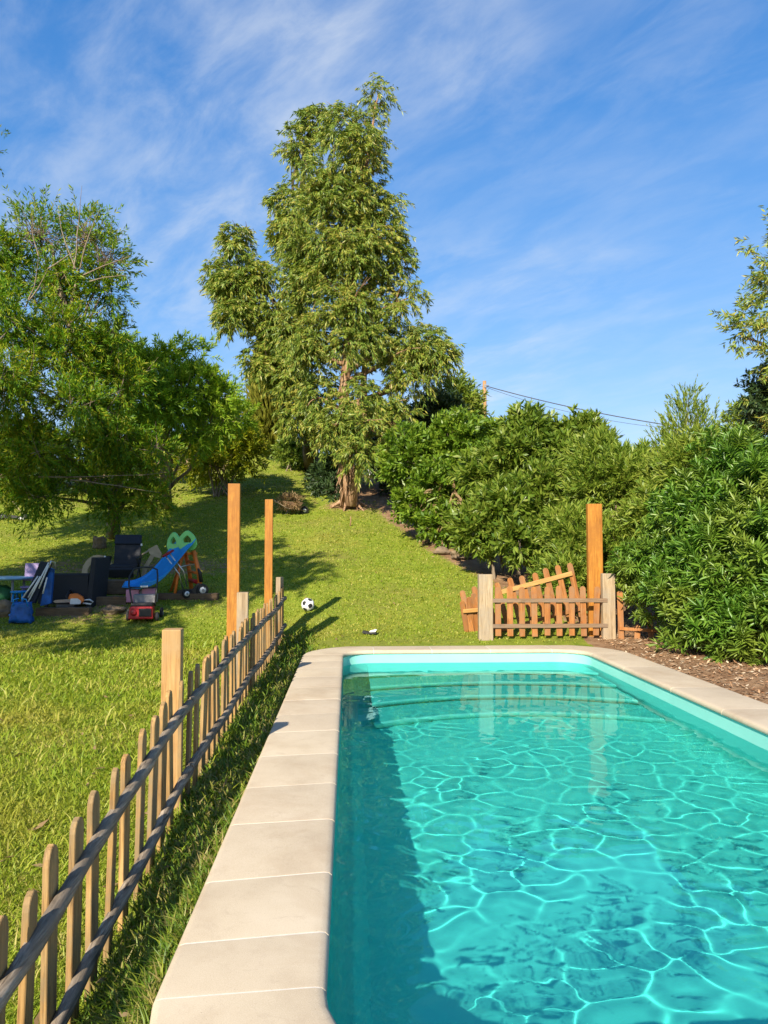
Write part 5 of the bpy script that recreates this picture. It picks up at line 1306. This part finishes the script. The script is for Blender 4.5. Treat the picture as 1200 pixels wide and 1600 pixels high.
# beige plywood pieces
p = G(152, 902)
t = thing('plywood_arc', 'beige arched plywood piece with drilled holes behind the armchair', 'toy part', (p.x - 0.06, p.y + 0.25, gzf(p.x, p.y + 0.25)), R(-6))
outer = [(0.36 * math.cos(R(a_)), 0.42 * math.sin(R(a_))) for a_ in range(0, 181, 12)]; inner = [(0.24 * math.cos(R(a_)), 0.29 * math.sin(R(a_))) for a_ in range(180, -1, -12)]
mb = MB(); mb.prism(outer + inner, 0.05); mb.build('arc', M['beige'], t)
for a_ in (28, 55, 80):
    mb = MB(); mb.lathe([(0.002, -0.03), (0.02, -0.03), (0.02, 0.03), (0.002, 0.03)], 10, (0.3 * math.cos(R(a_)), 0, 0.355 * math.sin(R(a_))), RotX(R(90))); mb.build('bolt', M['black'], t)
p = G(228, 904)
t = thing('plywood_cutout', 'angular beige plywood cut-out between the recliner and the slide', 'toy part', (p.x, p.y + 0.2, gzf(p.x, p.y + 0.2)), R(4))
K4 = p.y / 1200
pl = lambda lst: [((px - 228) * K4, (904 - py) * K4) for px, py in lst]
mb = MB(); mb.prism(pl([(227, 862), (240, 855), (248, 869), (246, 876), (234, 873), (229, 868)]), 0.06); mb.build('head', M['beige'], t)
mb = MB(); mb.prism(pl([(231, 870), (237, 873), (225, 893), (224, 904), (217, 904), (219, 892)]), 0.05, None, (0, 0.01, 0)); mb.build('leg', M['beige'], t)
mb = MB(); mb.tube([Vector(((214 - 228) * K4, -0.02, (904 - 873) * K4)), Vector(((230 - 228) * K4, -0.02, (904 - 863) * K4))], 0.02, 6); mb.build('bar', M['beige'], t)

# timber sleepers
def sleeper(px0, px1, py, h_, lab, dpt=0.2, rz=0.0, dy=0.0, dz=0.0):
    a_, b_ = G(px0, py), G(px1, py); c = (a_ + b_) / 2; L_ = abs(b_.x - a_.x)
    mb = MB(); mb.box((0, dpt / 2, h_ / 2 - 0.05), (L_, dpt, h_ + 0.1), None, 0.015)
    o = mb.build('timber_sleeper', M['sleeper'], None, (c.x, c.y + dy, c.z + dz)); o.rotation_euler = (0, 0, rz)
    return tag(o, lab, 'timber', 'old timber sleepers around the play terrace')
sleeper(56, 138, 962, 0.14, 'old timber sleeper in front of the woven armchair', 0.2, 0.02)
sleeper(243, 340, 938, 0.13, 'old timber sleeper under the cart and slide', 0.22, -0.02)
sleeper(146, 196, 946, 0.16, 'lowest sleeper of the step between armchair and mower', 0.24, 0.03)
sleeper(148, 196, 930, 0.17, 'upper sleeper of the step in front of the recliner', 0.5, -0.02, 0.0, 0.12)
# rocks
def rock(px, py, sx, sz, lab, seed):
    rr = random.Random(seed); p = G(px, py); bm = bmesh.new(); bmesh.ops.create_icosphere(bm, subdivisions=3, radius=1)
    ph = [rr.uniform(0, 6) for _ in range(6)]
    for v in bm.verts:
        c = v.co.normalized(); n_ = 1 + 0.18 * math.sin(c.x * 3 + ph[0]) * math.sin(c.y * 4 + ph[1]) + 0.12 * math.sin(c.z * 6 + ph[2]) + rr.gauss(0, 0.02)
        v.co = Vector((c.x * sx, c.y * sx * 0.8, c.z * sz + sz * 0.5)) * n_
    mb = MB(); mb.bm(bm, smooth=False); o = mb.build('rock', M['rock'], None, p); return tag(o, lab, 'rock', 'brown rocks around the lawn')
rock(156, 856, 0.16, 0.2, 'brown rock beside the tree trunk, behind the recliner', 1)
rock(176, 958, 0.2, 0.09, 'flat rock at the foot of the sleeper step', 2)
rock(8, 962, 0.22, 0.16, 'brown rock at the left edge below the table', 3)
rock(690, 866, 0.2, 0.1, 'pale flat rock left of the bare canes', 4)
rock(722, 872, 0.3, 0.13, 'long rock right of the bare canes at the hedge foot', 5)

# ride-on toy at the far left under the trees
p = G(20, 812)
t = thing('push_scooter', 'black and white push scooter standing under the trees at the far left', 'scooter', p, 0)
K5 = p.y / 1200
def U(px, py, y_=0.0): return Vector(((px - 20) * K5, y_, (812 - py) * K5))
for px, r_ in ((37.5, 0.105), (4, 0.09)):
    c = U(px, 812); c.z = r_
    mb = MB(); mb.lathe([(r_ * 0.4, -0.03), (r_ * 0.9, -0.035), (r_, -0.02), (r_, 0.02), (r_ * 0.9, 0.035), (r_ * 0.4, 0.03)], 18, c, RotX(R(90))); wh = mb.build('wheel', M['rubber'], t)
    mb = MB(); mb.lathe([(0.005, -0.04), (r_ * 0.42, -0.036), (r_ * 0.42, 0.036), (0.005, 0.04)], 12, c, RotX(R(90))); mb.build('rim', M['white'], wh)
mb = MB(); mb.tube([U(37, 805), U(28, 795), U(20, 785), U(12, 775)], 0.014, 6); mb.build('stem', M['beige'], t)
mb = MB(); mb.tube([U(14, 780, -0.18), U(12, 775, 0), U(14, 780, 0.18)], 0.018, 6); mb.build('handlebar', M['red_dark'], t)
mb = MB(); mb.prism([((0 - 20) * K5, 0.1), ((12 - 20) * K5, 0.16), ((30 - 20) * K5, 0.1), ((32 - 20) * K5, 0.05), ((2 - 20) * K5, 0.05)], 0.14); mb.build('deck', M['black'], t)
mb = MB(); c = U(36, 812); mb.prism([(-0.14 + c.x, 0.02), (0.04 + c.x, 0.0), (0.04 + c.x, 0.03), (-0.13 + c.x, 0.10)], 0.09); mb.build('mudguard', M['white'], t)

# ------------------------------------------------------------------ mulch litter and grass (masses)
rng = np.random.default_rng(77)
n_ = 13000
x = rng.uniform(3.75, 7.0, n_); y = rng.uniform(2.5, 12.8, n_)
ok = (seg_right(x, y) < 1.2) & (x > PX1 + CW - 0.03)
x, y = x[ok], y[ok]; n_ = len(x)
pos = np.stack([x, y, gz(x, y) + 0.006 + 0.02 * rng.random(n_)], 1)
d = unit(np.stack([rng.normal(0, 1, n_), rng.normal(0, 1, n_), rng.normal(0, 0.22, n_)], 1))
v, q = kite_geo(pos, d, 0.03 + 0.07 * rng.random(n_) ** 2, 0.012 + 0.022 * rng.random(n_), upmix=0.8, rng=rng)
o = np_mesh('mulch', v, q, M['chips']); kind(o, 'stuff'); o['label'] = 'brown mulch of chips and dry leaves along the right pool edge'

def blades(n_, dmin, dmax, rmin, rmax, lmul, wmul, seed, dirt_cut=0.55, lie=(0.7, 1.35), strip=False):
    rng = np.random.default_rng(seed)
    D_ = np.exp(rng.uniform(math.log(dmin), math.log(dmax), n_)); s_ = rng.uniform(rmin, rmax, n_)
    x = s_ * D_; y = D_
    out_pool = ~((x > PX0 - CW + 0.012) & (x < PX1 + CW + 0.2) & (y < PY1 + CW - 0.01) & (y > PY0 - CW))
    r_ = PR + CW  # let grass grow round the outside of the rounded far corner
    cx_, cy_ = PX0 + PR, PY1 - PR
    corner = (x < cx_) & (y > cy_) & (np.hypot(x - cx_, y - cy_) > r_ - 0.005)
    dd = dirt(x, y) + rng.normal(0, 0.13, n_) + 0.22 * np.sin(x * 2.1 + 1.3 * np.sin(y * 1.1)) * np.sin(y * 1.7 + 0.8 * np.sin(x * 1.4)) * np.clip((y - 14) / 6, 0, 1)
    ok = (out_pool | corner) & (dd < dirt_cut) & ~((x > 3.4) & (y < 11.6))
    ok &= (x > -1.04) if strip else ((x < -1.0) | (y > 12.0) | (rng.random(n_) < 0.25))   # uncut grass between fence and coping
    x, y, D_ = x[ok], y[ok], D_[ok]; n_ = len(x)
    base = np.stack([x, y, gz(x, y) - 0.004], 1)
    az = rng.uniform(0, 2 * math.pi, n_); h = np.stack([np.cos(az), np.sin(az), 0 * az], 1)
    L = lmul * (0.6 + 0.8 * rng.random(n_)) * np.clip(D_ / 3, 0.75, 30) ** 0.22
    W_ = wmul * (0.7 + 0.6 * rng.random(n_)) * np.clip(D_ / 2.5, 0.7, 30) ** 0.8
    th = rng.uniform(lie[0], lie[1], n_)[:, None]
    d1 = h * np.sin(th * 0.55) + np.array([0, 0, 1]) * np.cos(th * 0.55)
    d2 = h * np.sin(th * 1.15) + np.array([0, 0, 1]) * np.cos(th * 1.15)
    a2 = az + rng.normal(0, 0.8, n_) + math.pi / 2; s = np.stack([np.cos(a2), np.sin(a2), 0 * a2], 1)
    L = L[:, None]; W_ = W_[:, None]
    m_ = base + d1 * L * 0.5; tip = m_ + d2 * L * 0.55
    v = np.stack([base - s * W_ * 0.5, base + s * W_ * 0.5, m_ + s * W_ * 0.45, m_ - s * W_ * 0.45, tip], 1).reshape(-1, 3)
    o = np.arange(n_)[:, None] * 5
    return v, np.concatenate([o + [[0, 1, 2, 3]], ], 0), np.concatenate([o + [[3, 2, 4]]], 0)
def blade_mesh(name, sets, mat):
    """quads and tip triangles in one mesh"""
    vs_, fq, ft, off = [], [], [], 0
    for v, q, t_ in sets:
        vs_.append(v); fq.append(q + off); ft.append(t_ + off); off += len(v)
    v = np.concatenate(vs_); q = np.concatenate(fq); t_ = np.concatenate(ft)
    me = bpy.data.meshes.new(name); me.vertices.add(len(v)); me.vertices.foreach_set('co', v.astype(np.float32).ravel())
    li = np.concatenate([q.ravel(), t_.ravel()]).astype(np.int32); me.loops.add(len(li)); me.loops.foreach_set('vertex_index', li)
    me.polygons.add(len(q) + len(t_))
    st = np.concatenate([np.arange(len(q)) * 4, len(q) * 4 + np.arange(len(t_)) * 3]).astype(np.int32)
    tot = np.concatenate([np.full(len(q), 4), np.full(len(t_), 3)]).astype(np.int32)
    me.polygons.foreach_set('loop_start', st); me.polygons.foreach_set('loop_total', tot)
    me.update(calc_edges=True); me.materials.append(mat)
    o = bpy.data.objects.new(name, me); C.objects.link(o); return o
sets = [blades(165000, 1.15, 12.8, -0.62, -0.03, 0.038, 0.0042, 1),
        blades(115000, 11.4, 37, -0.55, 0.30, 0.028, 0.0048, 2, lie=(0.6, 1.25)),
        blades(16000, 1.15, 12.0, -0.60, -0.03, 0.10, 0.0050, 3, lie=(0.7, 1.35))]
M['longgrass'] = leafmat('shade_toned_long_grass', [(0.045, 0.095, 0.010), (0.085, 0.16, 0.013), (0.13, 0.215, 0.018), (0.20, 0.23, 0.03), (0.33, 0.27, 0.10)], 0.5, 0.3, 1.0, 0.3)  # naturally darker long grass, with fence shade also put into the colour
o = blade_mesh('long_grass', [blades(75000, 1.6, 12.5, -0.42, -0.045, 0.075, 0.0062, 4, lie=(0.5, 1.5), strip=True)], M['longgrass']); kind(o, 'stuff'); o['label'] = 'longer grass between the picket fence and the pool coping, coloured darker partly for the fence shade'
o = blade_mesh('grass', sets, M['grass']); kind(o, 'stuff'); o['label'] = 'sunlit yellow-green lawn grass'
# a few fallen leaves on the lawn
rng = np.random.default_rng(91); n_ = 420
D_ = np.exp(rng.uniform(math.log(2.0), math.log(30), n_)); x = rng.uniform(-0.6, 0.16, n_) * D_
ok = ~((x > PX0 - CW - 0.05) & (D_ < PY1 + CW)); x, D_ = x[ok], D_[ok]; n_ = len(x)
pos = np.stack([x, D_, gz(x, D_) + 0.03], 1); d = unit(np.stack([rng.normal(0, 1, n_), rng.normal(0, 1, n_), rng.normal(0, 0.25, n_)], 1))
v, q = kite_geo(pos, d, 0.05 + 0.05 * rng.random(n_), 0.018 + 0.02 * rng.random(n_), upmix=0.7, rng=rng)
o = np_mesh('fallen_leaves', v, q, M['dry']); kind(o, 'stuff'); o['label'] = 'dry fallen leaves scattered over the lawn'
